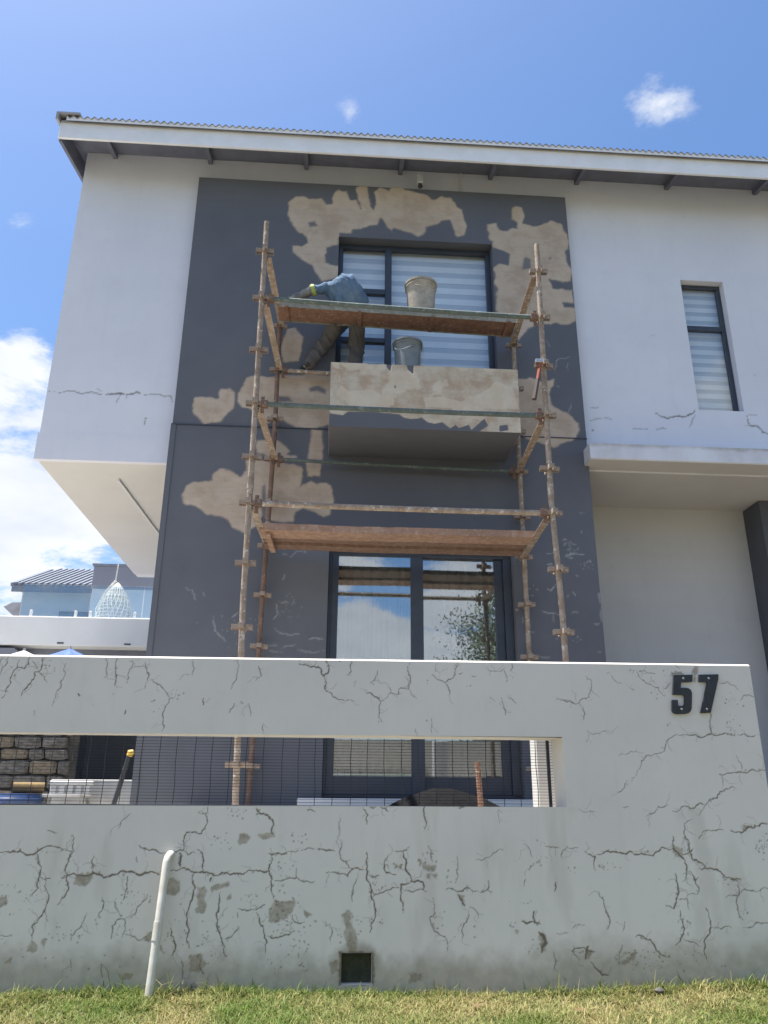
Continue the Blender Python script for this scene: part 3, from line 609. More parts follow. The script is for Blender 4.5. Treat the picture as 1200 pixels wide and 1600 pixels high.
for (a, b, yy, gx0, gx1) in ((x0+0.03, 0.90, 7.60, 0.06, 0.775), (0.775, x1-0.08, 7.645, 0.902, 1.625)):
    m = MB(); zt, zb = z1-0.05, z0+0.03
    bars(m, a, gx0, zb, zt, yy, yy+0.035); bars(m, gx1, b, zb, zt, yy, yy+0.035); bars(m, gx0, gx1, 3.118, zt, yy, yy+0.035); bars(m, gx0, gx1, zb, 1.03, yy, yy+0.035)
    hp(m, 'door_leaf', M['frame'], ld); pane(ld, gx0, gx1, 1.03, 3.118, yy+0.015, 'doorglass')
m = MB(); x0, x1, z0, z1 = RW; t = 0.05
bars(m, x0, x1, z1-t, z1-0.001, 7.69, 7.735); bars(m, x0, x1, z0, z0+t, 7.69, 7.735); bars(m, x0+0.001, x0+t, z0+t, z1-t, 7.69, 7.735); bars(m, x1-t, x1-0.001, z0+t, z1-t, 7.69, 7.735); bars(m, x0+t, x1-t, 5.985, 6.05, 7.688, 7.735)
rw = hp(m, 'window', M['frame'])
pane(rw, x0+t, x1-t, z0+t, 5.985, 7.71); pane(rw, x0+t, x1-t, 6.05, z1-t, 7.71)
# small fittings on the wall
q = onY(656, 288, 7.5)
m = MB().box(q.x-0.036, q.x+0.036, 7.43, 7.50, q.z-0.03, q.z+0.095, 0.008)
sn = hp(m, 'wall_light', M['whitebox']); hp(MB().tube([(q.x, 7.47, q.z-0.031), (q.x, 7.45, q.z-0.075)], [0.024, 0.03], 10), 'lamp_head', M['lens'], sn)
q = onY(720, 270, 7.58); hp(MB().tube([(q.x, 7.585, 7.66), (q.x, 7.585, 8.0)], 0.009, 6), 'cable', M['whiteplastic'])

# ------------------------------------------------------------------ blinds and curtains
def blind(x0, x1, ztop, zbot, y, period, label):
    b = empty('roller_blind', ((x0+x1)/2, y, zbot), label, 'blind', 'striped roller blinds')
    o = b.location; z = ztop; k = 0
    MB().tube([(x0, y+0.02, ztop+0.02), (x1, y+0.02, ztop+0.02)], 0.022, 10).build('roller', M['blind'], b, o)
    while z > zbot:
        zz_ = max(zbot, z-period*(0.56 if k % 2 == 0 else 0.44)); yo = y + (0.0 if k % 2 == 0 else 0.002)
        MB().add([(x0, yo, zz_), (x1, yo, zz_), (x1, yo+0.001*(k % 3), z), (x0, yo, z)], [(0, 1, 2, 3)]).build('blind_strip', M['blind' if k % 2 == 0 else 'sheer'], b, o)
        z = zz_; k += 1
blind(0.0, 0.53, 6.87, 4.97, 7.73, 0.145, 'striped roller blind behind the narrow left panes of the upper window')
blind(0.56, 1.70, 6.87, 4.97, 7.73, 0.145, 'wide striped roller blind behind the large upper window pane')
blind(4.0, 4.49, 6.59, 4.92, 7.78, 0.115, 'striped roller blind in the small window on the right wall')
def curtain(x0, x1, z0, z1, y, label):
    n = int((x1-x0)/0.012); vs_ = []
    for i in range(n+1):
        x = x0+(x1-x0)*i/n
        yy = y + 0.028*math.sin(x*48+0.9*math.sin(x*9)) + 0.008*math.sin(x*111)
        vs_ += [(x, yy, z0), (x, yy*0.5+y*0.5, z1)]
    c = MB().add(vs_, [(2*i, 2*i+2, 2*i+3, 2*i+1) for i in range(n)]).build('curtain', M['curtain'], None, (x0, y, z0), smooth=True)
    tag(c, label, 'curtain', 'pleated curtains')
curtain(-0.02, 0.83, 0.90, 3.15, 7.80, 'pleated curtain behind the left leaf of the sliding door')
curtain(0.85, 1.74, 0.90, 3.15, 7.80, 'pleated curtain behind the right leaf of the sliding door')

# ------------------------------------------------------------------ cracked boundary wall
WY, WT = 4.40, 0.22
OX0, OX1, OZ0, OZ1 = -2.45, 1.272, 0.793, 1.149
HX0, HX1, HZ0, HZ1 = 0.099, 0.248, -0.02, 0.117
WX1, WZ1 = 2.388, 1.557
F = WallGrid(axis([-4.5, OX0], 0.05)[:-1] + axis([OX0, -1.85], 0.03)[:-1] + axis([-1.85, HX0, HX1, OX1, WX1], 0.0036), axis([-0.16, HZ0], 0.007)[:-1] + axis([HZ0, HZ1, OZ0, OZ1, WZ1-0.010], 0.0036), WY)
F.holes = [(OX0, OX1, OZ0, OZ1), (HX0, HX1, HZ0, HZ1)]
# traced cracks: (points, width in photo pixels) per tracing window (x, y, scale)
CR = [
((0,1010,4), [([(60,50),(45,95),(10,145),(0,170)],2),([(20,60),(0,95)],2),([(125,75),(110,120),(70,215),(20,310)],2.5),([(110,122),(155,128),(180,100),(190,50)],2.5),([(268,65),(265,105),(245,150),(218,150),(180,230),(135,300)],2.8),([(205,85),(240,125)],2),([(245,150),(270,170),(298,215)],2),([(265,105),(290,110)],2),
 ([(415,95),(400,130),(402,180),(380,250),(350,300),(328,362)],2),([(662,60),(665,130),(657,190)],2),([(735,65),(725,120),(728,170),(722,240)],2.5),([(825,80),(822,130),(805,190),(790,225)],2),([(825,118),(900,110)],1.2),([(908,95),(918,150),(925,210)],2.5),([(915,220),(900,260)],1.2),([(945,200),(980,225),(1030,268),(1080,320)],2.2),([(1058,320),(1035,370),(1020,450),(1008,530)],2.3),([(490,288),(497,300)],3.5),([(785,395),(780,415)],2.5),([(215,395),(213,420)],1.3),([(340,110),(340,150)],1.2)]),
((300,1010,4), [([(0,90),(15,130),(5,185)],1.8),([(290,75),(288,150)],1.2),([(288,150),(265,220),(245,262)],2.2),([(412,115),(425,150),(440,180)],2.2),([(440,180),(400,208)],1.2),([(265,350),(240,390),(232,415)],2),([(352,350),(365,400),(365,430)],1.6),([(448,480),(448,540)],1.8),([(670,105),(720,115),(795,130),(810,170),(825,185),(850,165),(850,110),(835,70)],3),([(832,185),(830,265),(870,290),(905,325),(955,342)],2.4),([(955,342),(1020,338)],1.3),
 ([(990,75),(1000,100),(995,155),(970,178)],2.2),([(1028,215),(1015,248)],1.8),([(1160,150),(1145,200),(1125,220)],2),([(1075,285),(1115,290),(1140,315),(1180,345),(1200,335)],2.4),([(1178,345),(1172,400),(1185,470)],2.2),([(72,320),(72,360)],2.8),([(915,75),(925,90)],3)]),
((600,1010,4), [([(0,330),(40,290),(90,300),(92,270),(130,262),(155,268),(165,220),(165,195),(155,170),(155,100)],2.2),([(40,290),(30,255)],1.6),([(155,268),(205,328)],1.6),([(330,110),(320,160)],1.2),([(295,175),(325,200),(380,228),(430,200),(445,150),(455,95)],2.2),([(382,228),(410,300)],2.3),([(640,135),(675,158),(760,135)],1.4),([(795,90),(790,160)],1.8),([(752,155),(770,200)],2),([(660,325),(695,345)],1.5),([(735,325),(748,385),(760,430)],2.2),([(775,318),(830,358)],1.9),([(1075,325),(1130,345),(1200,360)],2),([(300,445),(298,540)],1.5),([(200,510),(200,545)],1.4),([(470,175),(490,170)],2),([(550,188),(575,190)],1.5)]),
((880,1020,3.75), [([(0,282),(50,298),(95,298),(150,265),(158,230),(158,160),(130,140)],1.9),([(95,305),(125,355),(118,400)],1.9),([(430,110),(450,150),(500,190),(600,262)],2),([(440,115),(500,125),(540,130)],1.8),([(590,220),(635,180)],1.8),([(900,188),(965,178),(1025,225)],1.8),([(1040,285),(1085,255),(1140,270)],2),([(860,350),(865,485)],2.4),([(690,490),(740,490),(800,500),(865,485),(940,480),(1010,488)],2.6),([(1035,492),(1110,498),(1130,488)],2.6),([(690,490),(620,510),(595,580),(500,605),(480,620),(430,720),(410,740)],2),([(375,750),(355,800),(320,820)],1.9),([(325,610),(370,600),(440,582)],1.3),([(1015,610),(1045,700)],1.8),([(915,718),(990,710),(1045,705),(1110,690),(1200,692)],2.4),([(932,720),(935,785)],1.8),([(490,960),(525,945),(555,905),(620,895)],2),([(640,930),(705,905),(750,918),(815,890),(835,900),(905,855),(950,805),(1015,805)],2.4),([(830,900),(800,955)],1.8),([(755,980),(710,1005),(708,1065),(735,1140),(745,1200)],2),([(795,1100),(815,1060),(860,1045),(940,1045)],2.2),([(980,1048),(1040,1058),(1085,1025),(1150,1020),(1200,1005)],3),([(280,135),(355,185)],1.4),([(390,210),(415,225)],1.3),([(140,460),(290,475)],1.0),([(645,68),(685,100)],1.3)]),
((0,1240,3), [([(0,272),(95,265),(110,275),(180,265),(335,270)],3),([(165,275),(180,315),(195,340),(180,395),(150,480)],3),([(190,390),(235,395)],2.4),([(215,395),(215,530),(185,580),(150,620),(150,680)],2.6),([(215,540),(225,600)],1.8),([(345,195),(340,240),(345,265),(320,305),(315,375),(312,460),(270,520)],2.8),([(285,390),(320,380),(370,380),(440,370),(540,378),(640,375),(690,370),(750,378)],3.6),([(440,290),(435,365)],2.4),([(600,385),(595,430),(575,500)],2.4),([(690,470),(640,540),(620,580)],2),([(545,490),(550,545),(565,570)],2),([(480,485),(482,535),(465,580)],2.4),([(520,680),(525,620),(550,590),(585,590),(588,640),(572,685)],2.2),([(590,660),(650,688),(690,668)],2.2),([(410,555),(385,605),(345,660),(330,690)],2),([(650,240),(700,265),(770,275)],2.5),([(975,60),(970,140),(945,185),(875,180),(860,220),(858,265),(800,280)],2.6),([(930,85),(970,88)],2),([(858,265),(880,285),(915,275)],2.2),([(925,260),(950,290),(955,360)],3),([(845,275),(845,340)],4.5),([(800,360),(850,348),(900,365),(950,365),(1000,382),(1080,380),(1140,378),(1200,358)],3),([(910,370),(900,400),(915,440),(905,470),(890,520),(875,560),(875,600),(885,650),(873,690),(888,725)],2.8),([(1032,460),(1025,520),(1020,600),(1035,670),(1060,765)],2.8),([(1110,540),(1160,548),(1200,542)],2.3),([(1115,550),(1115,580)],1.8),([(1055,680),(1100,650),(1125,625)],2.4),([(800,630),(800,665),(818,700),(812,745),(805,760)],2.8),([(550,165),(575,120),(610,90)],1.8),([(225,170),(270,180)],2.2),([(330,770),(335,830)],1.8),([(475,800),(480,860)],2.2),([(850,775),(852,870)],2.2),([(940,780),(955,850)],2.5),([(990,395),(985,410)],3),([(175,250),(180,265)],2.4),([(0,665),(55,662)],1.7),([(640,295),(645,320)],1.6)]),
((400,1240,3), [([(0,65),(15,90),(55,100),(80,130),(80,190)],3.2),([(395,100),(385,205)],1.4),([(405,225),(395,265),(395,300),(435,345),(450,350)],2.2),([(500,65),(525,100),(520,145)],2.4),([(585,65),(620,85)],2.6),([(790,55),(798,130),(788,175)],2.6),([(805,245),(820,300),(830,320)],2),([(60,280),(120,285),(145,275)],3),([(290,258),(330,268),(370,270)],2.6),([(150,270),(200,265)],1.6),([(205,264),(240,255),(275,260)],2),([(70,285),(60,350),(75,400),(82,490)],2.8),([(0,358),(40,368),(58,360)],3),([(80,405),(150,398),(190,392),(240,410),(275,412)],2.3),([(190,350),(192,392)],1.9),([(330,372),(365,368),(430,388),(455,352),(505,355)],2.4),([(518,275),(520,380),(535,425),(540,480),(555,530),(540,610),(535,650)],3.2),([(530,383),(580,388)],2.4),([(620,285),(610,370),(655,380)],2.8),([(650,268),(685,272),(718,250)],2.2),([(690,275),(702,340),(720,380),(728,415)],3.6),([(728,412),(760,408),(785,420),(785,450)],3.6),([(728,415),(680,425),(678,480),(690,520),(692,560)],3),([(692,455),(740,460),(800,460)],2.2),([(550,480),(600,460),(640,440),(670,440)],2.3),([(545,455),(560,475)],2),([(940,290),(942,370),(935,420)],1.9),([(1030,312),(1080,300),(1115,280),(1160,265)],1.8),([(890,450),(915,445),(945,460),(1035,458)],2.4),([(990,430),(990,455)],1.8),([(1088,405),(1085,450),(1050,465)],2.4),([(1085,452),(1115,465)],2),([(950,475),(980,525)],4),([(1005,530),(1040,585)],1.8),([(995,560),(975,610),(970,685)],2.3),([(830,490),(840,560),(815,580),(825,620),(860,660),(885,670),(892,740)],2.2),([(470,400),(455,450),(450,505)],2.3),([(0,555),(15,600),(35,650),(45,750)],2.8),([(0,545),(40,520)],2.5),([(50,670),(130,665),(180,645)],2.5),([(345,610),(350,700)],2),([(170,570),(180,600),(230,600)],2.2),([(720,60),(610,64)],1.4),([(535,64),(560,64)],2.5),([(950,70),(975,66)],2.5),([(1140,70),(1142,140)],1.1),([(240,75),(275,82)],3)]),
((800,1240,3), [([(50,235),(95,300)],1.5),([(150,250),(220,255)],2),([(260,248),(235,305)],2.2),([(260,255),(310,255)],1.8),([(340,272),(390,295),(395,365)],2.4),([(395,285),(440,272),(500,280),(560,275),(690,272),(700,255),(760,260)],2.8),([(755,200),(760,265),(795,300),(820,340),(820,380),(800,415)],2.9),([(850,258),(800,290)],2.4),([(810,200),(830,250),(845,310),(910,355),(970,365),(1000,395),(1075,405)],2.9),([(870,355),(905,350)],2.3),([(765,375),(775,420),(770,500),(760,540),(722,525)],3),([(770,490),(820,492),(832,545)],2),([(830,365),(855,405),(870,475)],2.7),([(855,405),(875,395)],2.2),([(870,475),(820,480)],1.6),([(998,490),(1050,480),(1090,450),(1200,448)],2.1),([(1055,410),(1062,480),(1060,550),(1085,595)],2.2),([(910,540),(928,590),(925,660),(900,695),(900,740),(915,785)],2.8),([(930,630),(1030,630)],2.2),([(1085,630),(1130,625),(1155,605),(1200,608)],2.3),([(790,550),(800,600),(800,665),(765,715)],2.8),([(800,680),(850,695),(885,718)],2),([(405,460),(430,500),(440,550),(455,580),(450,635)],2.6),([(45,600),(95,600),(135,615)],3.4),([(108,550),(105,610)],3),([(65,400),(55,435)],2),([(205,415),(200,460)],2.8),([(125,650),(150,670),(160,700),(140,745)],6),([(280,742),(390,742)],3),([(360,715),(345,775)],4),([(290,715),(318,790)],2.2),([(370,790),(400,825),(455,855)],4),([(580,672),(650,685),(675,735),(740,765)],2.8),([(530,600),(518,650)],1.6),([(515,710),(505,800)],2),([(195,740),(200,830)],2),([(80,360),(105,330)],2),([(310,75),(400,88)],1.0),([(520,68),(548,66)],1.6),([(280,635),(340,618)],1.3),([(210,655),(260,650)],1.2)]),
]
for o, lst in CR:
    for pts, w in lst:
        xz = F.toxz(pts, o); F.line(xz, max(0.0020, w*0.0037*0.30), min(1.0, 0.34+0.24*w), 0.75)
        for (xa, za), (xb, zb) in zip(xz[:-1], xz[1:]):
            L_ = math.hypot(xb-xa, zb-za)
            for _ in range(int(L_/0.05 + random.random())):          # hairline offshoots
                t_ = random.random(); px_, pz_ = xa+(xb-xa)*t_, za+(zb-za)*t_; an = random.uniform(0, 6.283); r_ = random.uniform(0.02, 0.085)
                mid = (px_+r_*0.5*math.cos(an)+random.uniform(-1, 1)*0.01, pz_+r_*0.5*math.sin(an)+random.uniform(-1, 1)*0.01)
                F.line([(px_, pz_), mid, (px_+r_*math.cos(an+0.4), pz_+r_*math.sin(an+0.4))], 0.0019, random.uniform(0.15, 0.45), 0.8)
            if w >= 2.4:
                for _ in range(int(L_/0.028)):                         # paint flaked off along the crack
                    t_ = random.random(); F.speckle(xa+(xb-xa)*t_, za+(zb-za)*t_, 0.007, 0.007, 1, 0.003, 0.0085, chan='patch', strength=0.8)
PT = [
((0,1240,3), [[(350,420),(355,395),(385,365),(435,368),(432,395),(400,430),(370,430)],[(778,415),(800,400),(845,410),(845,455),(820,478),(780,470)],[(925,440),(965,435),(970,460),(955,490),(960,530),(945,558),(922,545),(928,490)],[(990,440),(1020,425),(1080,412),(1075,430),(1035,445),(995,455)],[(1118,215),(1130,190),(1180,190),(1180,215),(1145,235),(1125,230)],[(665,690),(680,660),(712,650),(705,700)],[(880,800),(890,750),(950,755),(960,800),(930,835),(890,820)],[(-10,470),(30,480),(35,525),(-10,530)],[(125,740),(150,690),(175,725),(155,745)],[(660,380),(680,355),(710,380)],[(20,795),(55,770),(45,790)],[(195,690),(210,685),(208,755)],[(745,740),(755,720),(770,750)],[(1060,480),(1080,475),(1080,495),(1065,495)],[(560,850),(620,850),(610,880),(560,870)],[(760,290),(775,275),(780,295)]]),
((400,1240,3), [[(400,570),(430,545),(450,560),(450,600),(465,640),(475,690),(465,745),(435,745),(410,680),(415,620)],[(60,560),(90,495),(150,500),(190,510),(170,560),(110,600),(60,600)],[(765,310),(800,330),(840,340),(830,365),(790,360)],[(655,330),(685,335),(685,355),(655,350)],[(945,470),(975,480),(975,520),(955,500)],[(345,800),(380,785),(395,830),(355,850)],[(0,190),(40,180),(85,180),(85,200),(30,215)],[(220,540),(260,570),(235,575)],[(800,380),(818,378),(815,400),(802,398)],[(830,385),(845,385),(845,398)],[(118,430),(130,428),(128,448)],[(720,845),(770,845),(790,880),(720,885)]]),
((800,1240,3), [[(415,345),(430,335),(432,358)],[(765,260),(800,265),(800,300),(770,290)],[(1030,405),(1075,400),(1070,420)],[(510,790),(580,745),(560,790),(520,805)],[(345,735),(380,735),(370,765),(345,770)],[(130,660),(165,680),(160,730),(140,745)],[(230,850),(260,845),(255,875)],[(1080,155),(1130,150),(1100,180),(1075,178)],[(15,640),(30,645),(25,658)]]),
((880,1020,3.75), [[(630,125),(690,118),(700,135),(632,140)],[(745,115),(770,85),(795,90),(785,130),(775,185),(760,180),(765,140)],[(640,1140),(700,1150),(690,1190),(650,1170)],[(870,478),(900,478),(890,492)]]),
]
for o, lst in PT:
    for pts in lst: F.poly(F.toxz(pts, o), 0.020, 0.005, 0.9, 34.0)
SPK = [
((0,1240,3), [(640,490,70,30,22),(330,660,50,40,14),(1130,80,80,40,26),(1040,230,50,40,14),(40,450,40,50,12),(130,470,40,30,9),(990,720,60,60,22),(1150,490,60,20,12),(250,640,30,30,6),(840,680,60,40,8),(400,790,300,60,14),(60,700,60,120,9),(960,640,120,100,10),(680,590,200,120,16)]),
((400,1240,3), [(210,190,40,40,12),(130,350,40,30,12),(180,690,60,70,34),(570,440,40,20,14),(110,610,60,40,26),(560,600,30,20,8),(920,390,30,40,10),(80,810,40,40,12),(220,820,30,20,8),(740,860,60,15,10),(800,320,40,40,22),(430,650,60,90,26),(290,610,40,15,8),(850,580,50,60,10),(1000,600,90,80,10),(660,340,40,20,10),(120,530,90,60,22)]),
((800,1240,3), [(140,320,40,20,16),(460,345,50,15,12),(620,780,120,40,44),(810,620,30,40,18),(100,720,40,40,12),(1190,260,40,50,26),(1000,410,50,20,10),(130,230,20,20,6),(290,355,25,15,5),(850,800,150,40,16),(540,770,60,30,20),(1080,570,30,30,6),(40,510,50,10,5),(690,402,4,4,1),(10,630,30,30,6)]),
((880,1020,3.75), [(990,280,60,40,12),(1000,430,40,60,16),(420,125,60,20,10),(1160,1110,50,60,14),(620,130,40,30,8),(870,335,20,20,4),(140,520,8,8,2),(120,70,10,10,2),(610,420,15,15,2),(1060,315,8,8,2),(550,240,60,40,5)]),
((0,1010,4), [(975,370,40,40,8),(583,362,5,5,1),(712,288,5,5,1),(280,100,40,40,10),(70,115,10,10,2),(1110,300,40,40,5)]),
((300,1010,4), [(690,100,40,15,7),(740,90,30,20,5),(1130,215,30,20,6),(1000,90,30,30,5),(320,340,20,15,2)]),
((600,1010,4), [(260,220,20,15,5),(775,200,30,20,6),(540,245,30,10,4),(440,130,15,20,4),(265,460,10,10,2),(150,190,20,20,4)]),
]
for o, lst in SPK:
    for cx, cy, rx, ry, n in lst:
        a = F.toxz([(cx, cy)], o)[0]; F.speckle(a[0], a[1], rx/o[2]*0.0037, ry/o[2]*0.0037, n, 0.0025, 0.0075, strength=0.6)

X, Z = F.X, F.Z
nz_ = vnoise(X, Z, 2.2, 5, 1.0); n2 = vnoise(X, Z, 14, 4, 6.0)
band = 0.10 + 0.16*(nz_-0.35) + 0.05*np.clip(X-0.6, 0, 2)
F.stain = np.maximum(F.stain, 0.58*(1-sstep(Z + 0.12*(n2-0.5), band*0.10, band+0.05)))
F.stain = np.maximum(F.stain, 0.16*sstep(vnoise(X*3.0, Z*0.6, 2.5, 4, 9.0), 0.55, 0.8)*(Z < OZ0))
F.stain = np.maximum(F.stain, 0.6*(1-sstep(np.hypot((X-0.173)/1.5, (Z-0.05)) + 0.06*(n2-0.5), 0.075, 0.13)))
ex = MB(); reveal(ex, (OX0, OX1, OZ0, OZ1), WY, WY+WT); reveal(ex, (HX0, HX1, HZ0, HZ1), WY, WY+0.09)
F.poly([(HX0-0.010, HZ0), (HX0-0.012, HZ1+0.006), (HX1+0.010, HZ1+0.008), (HX1+0.012, HZ0)], 0.012, 0.006, 1.0, 40.0, chan='crack')
y2 = WY+WT
wt_ = lambda x, z: z + (x-0.3)*0.0045
ex.add([(-4.5,WY+0.012,wt_(-4.5,WZ1)),(WX1,WY+0.012,wt_(WX1,WZ1)),(WX1,y2,wt_(WX1,WZ1)),(-4.5,y2,wt_(-4.5,WZ1))], [(0,1,2,3)]); ex.add([(-4.5,WY,wt_(-4.5,WZ1-0.010)),(WX1,WY,wt_(WX1,WZ1-0.010)),(WX1,WY+0.012,wt_(WX1,WZ1)),(-4.5,WY+0.012,wt_(-4.5,WZ1))], [(0,1,2,3)]); ex.add([(WX1,WY,-0.16),(WX1,y2,-0.16),(WX1,y2,WZ1),(WX1,WY,WZ1)], [(0,1,2,3)])
for a0, a1, b0, b1 in ((-4.5, WX1, -0.16, OZ0), (-4.5, WX1, OZ1, WZ1), (-4.5, OX0, OZ0, OZ1), (OX1, WX1, OZ0, OZ1)):
    ex.add([(a0,y2,b0),(a1,y2,b0),(a1,y2,b1),(a0,y2,b1)], [(3,2,1,0)])
def wtilt(X, Z): return Z + (X-0.3)*0.0045*np.clip(Z/1.5, 0, 1)
bw = F.build('boundary_wall', M['front'], None, 0.0010, 0.0010, ex, wtilt, (0, WY, 0))
tag(bw, 'cracked grey boundary wall with a long slot and the house number', 'wall')
# weep hole lining
MB().box(HX0+0.001, HX1-0.001, WY+0.055, WY+0.089, HZ0, HZ1-0.001).build('weep_hole_back', M['moss'], bw, (0, WY, 0))
# house number
zN = (880, 1020, 3.75)
def numeral(name, outl, screws):
    pts = [onY(zN[0]+a/zN[2], zN[1]+b/zN[2], WY) for a, b in outl]
    o = MB().prism_xz([(p.x, p.z) for p in pts], WY-0.016, WY-0.002).build(name, M['black'], bw, (0, WY, 0))
    for a, b in screws:
        p = onY(zN[0]+a/zN[2], zN[1]+b/zN[2], WY)
        MB().tube([(p.x, WY-0.0155, p.z), (p.x, WY-0.019, p.z)], [0.0065, 0.005], 10).build('screw', M['steel'], o, (0, WY, 0))
five = [(642,133),(752,130),(750,172),(684,175),(682,207),(715,207),(730,211),(742,221),(748,238),(748,250),(746,328),(740,344),(729,354),(714,359),(662,361),(646,357),(635,346),(632,330),(632,278),(665,278),(667,308),(671,313),(697,313),(703,308),(705,298),(705,262),(703,253),(696,249),(637,247)]
numeral('house_number_five', five[::-1], ((697,152),(687,332)))
numeral('house_number_seven', [(790,130),(903,128),(901,160),(858,352),(800,355),(838,175),(788,172)][::-1], ((845,152),(835,332)))

# welded mesh infill of the slot, one wire after another
mesh = empty('mesh_infill', (0, WY+WT+0.02, OZ0), 'black welded wire mesh filling the slot in the boundary wall', 'mesh fence')
mo = mesh.location; yw = WY+WT+0.02
vw = MB().tube([(0, yw, OZ0-0.06), (0.004, yw, OZ0+0.1), (-0.002, yw, OZ0+0.22), (0.002, yw, OZ1+0.05)], 0.0021, 5).build('vertical_wire', M['wire'], mesh, mo)
hw = MB().tube([(OX0-0.1, yw+0.004, OZ0), (OX1+0.05, yw+0.004, OZ0)], 0.0016, 4).build('horizontal_wire', M['wire'], mesh, mo)
vw.location.x = OX0
for i in range(1, 39): c = copy_part(vw, mesh, (i*0.0955+random.uniform(-0.004, 0.004), 0, 0)); c.rotation_euler = (0, random.uniform(-0.012, 0.012), 0)
for i in range(1, 24): copy_part(hw, mesh, (0, 0, i*0.0158))
MB().box(OX1-0.028, OX1-0.012, yw-0.006, yw+0.01, OZ0-0.06, OZ1+0.06).build('edge_post', M['black'], mesh, mo)

# drain pipe coming out of the wall
q0 = onY(262, 1337, WY-0.035); q1 = onY(233, 1545, WY-0.10)
pp = MB().tube([(q0.x+0.012, WY+0.05, q0.z+0.006), (q0.x+0.008, WY-0.012, q0.z+0.004), (q0.x+0.002, WY-0.032, q0.z-0.008), (q0.x-0.002, WY-0.038, q0.z-0.03), (q1.x, q1.y, q1.z-0.05)], 0.0195, 12)
pipe = pp.build('drain_pipe', M['pvc'], None, (q1.x, q1.y, 0), smooth=True); tag(pipe, 'white plastic drain pipe leaning down the boundary wall to the grass', 'pipe')
f = 0.45; qa = Vector((q0.x-0.002, WY-0.038, q0.z-0.03)).lerp(Vector((q1.x, q1.y, q1.z-0.05)), f-0.006); qb = Vector((q0.x-0.002, WY-0.038, q0.z-0.03)).lerp(Vector((q1.x, q1.y, q1.z-0.05)), f+0.13)
MB().tube([qa, qb], 0.0222, 12).build('coupling', M['pvc'], pipe, (q1.x, q1.y, 0), smooth=True)
# ------------------------------------------------------------------ scaffold
SO = (0.58, 6.76, GL)
scaf = empty('scaffold', SO, 'rusty tubular scaffold tower with green guard rails in front of the charcoal panel', 'scaffold')
def sp(mb, name, mat, parent=None, smooth=True): return mb.build(name, mat, parent or scaf, SO, smooth)
FY, BKY = 6.15, 7.38
def lug_mesh():
    m = MB()
    for k in range(4):
        c, s_ = (1, 0, -1, 0)[k], (0, 1, 0, -1)[k]
        def bx(r0, r1, t0, t1, z0, z1):
            p = [(r0*c-t0*s_, r0*s_+t0*c), (r1*c-t1*s_ if False else r1*c-t1*s_, r1*s_+t1*c)]
            x0, x1 = sorted((p[0][0], p[1][0])); y0, y1 = sorted((p[0][1], p[1][1])); m.box(x0, x1, y0, y1, z0, z1)
        bx(0.018, 0.078, -0.023, -0.018, -0.020, 0.020); bx(0.018, 0.078, 0.018, 0.023, -0.020, 0.020); bx(0.078, 0.083, -0.023, 0.023, -0.020, 0.020)
    me = bpy.data.meshes.new('lug'); me.from_pydata(m.v, [], m.f); me.materials.append(M['tube']); return me
LUG = lug_mesh()
def standard(pts, lugs, mat):
    """pts: (x, z) along the leg from the foot up"""
    y = pts[0][2]; path = [(x, y, z) for x, z, _ in pts]
    o = sp(MB().tube(path, 0.0242, 12), 'standard', mat)
    def xat(z):
        for (xa, za, _), (xb, zb, _) in zip(pts[:-1], pts[1:]):
            if za <= z <= zb: return xa+(xb-xa)*(z-za)/(zb-za)
        return pts[-1][0]
    for z in lugs:
        l = bpy.data.objects.new('lug', LUG); col.objects.link(l); l.parent = o
        l.location = (xat(z)-SO[0], y-SO[1], z-SO[2]); l.rotation_euler = (0, random.uniform(-0.04, 0.04), random.uniform(-0.08, 0.08))
    sp(MB().box(pts[0][0]-0.07, pts[0][0]+0.07, y-0.07, y+0.07, GL, GL+0.008), 'base_plate', M['tubedark'], o, False)
    zj = 3.30; xj = xat(zj); sp(MB().tube([(xj, y, zj-0.07), (xj, y, zj+0.07)], 0.0275, 12), 'spigot_collar', M['tube'], o)
    return o
standard([(-0.648, GL, FY), (-0.694, 2.3, FY), (-0.699, 3.2, FY), (-0.716, 5.93, FY)], [5.597, 5.087, 4.548, 4.017, 3.518, 3.107, 2.594, 2.078, 1.57, 1.061], M['tube'])
standard([(1.85, GL, FY), (1.848, 2.3, FY), (1.822, 3.2, FY), (1.855, 5.83, FY)], [5.52, 5.012, 4.506, 4.006, 3.499, 3.096, 2.607, 2.09, 1.58, 1.07], M['tube'])
standard([(-0.67, GL, BKY), (-0.655, 2.6, BKY), (-0.632, 4.2, BKY), (-0.645, 5.74, BKY)], [5.594, 5.064, 4.489, 4.045, 3.57, 3.126, 2.638, 2.153, 1.6, 1.1], M['tubedark'])
standard([(1.865, GL, BKY), (1.878, 3.5, BKY), (1.888, 5.60, BKY)], [5.48, 4.95, 4.45, 3.994, 3.50, 3.086, 2.604, 2.1, 1.6, 1.1], M['tube'])
def ledger(p0, p1, mat, r=0.0225):
    p0, p1 = Vector(p0), Vector(p1); d = (p1-p0).normalized(); sag = Vector((0, 0, -0.006))
    o = sp(MB().tube([p0+d*0.05, p0.lerp(p1, 0.3)+sag, p0.lerp(p1, 0.7)+sag, p1-d*0.05], r, 12), 'ledger', mat)
    for q, s_ in ((p0, 1), (p1, -1)):
        c = q + d*s_*0.075
        m = MB().box(c.x-0.03, c.x+0.03, c.y-0.029, c.y+0.029, c.z-0.031, c.z+0.031, 0.004)
        m.beam((c.x-s_*0.014, c.y, c.z-0.085), (c.x-s_*0.014, c.y, c.z+0.07), 0.012, 0.03, (1, 0, 0)); sp(m, 'wedge', M['tubedark'], o, False)
    return o
ledger((-0.708, FY, 5.087), (1.850, FY, 5.012), M['green'])
ledger((-0.704, FY, 4.017), (1.838, FY, 4.006), M['green'])
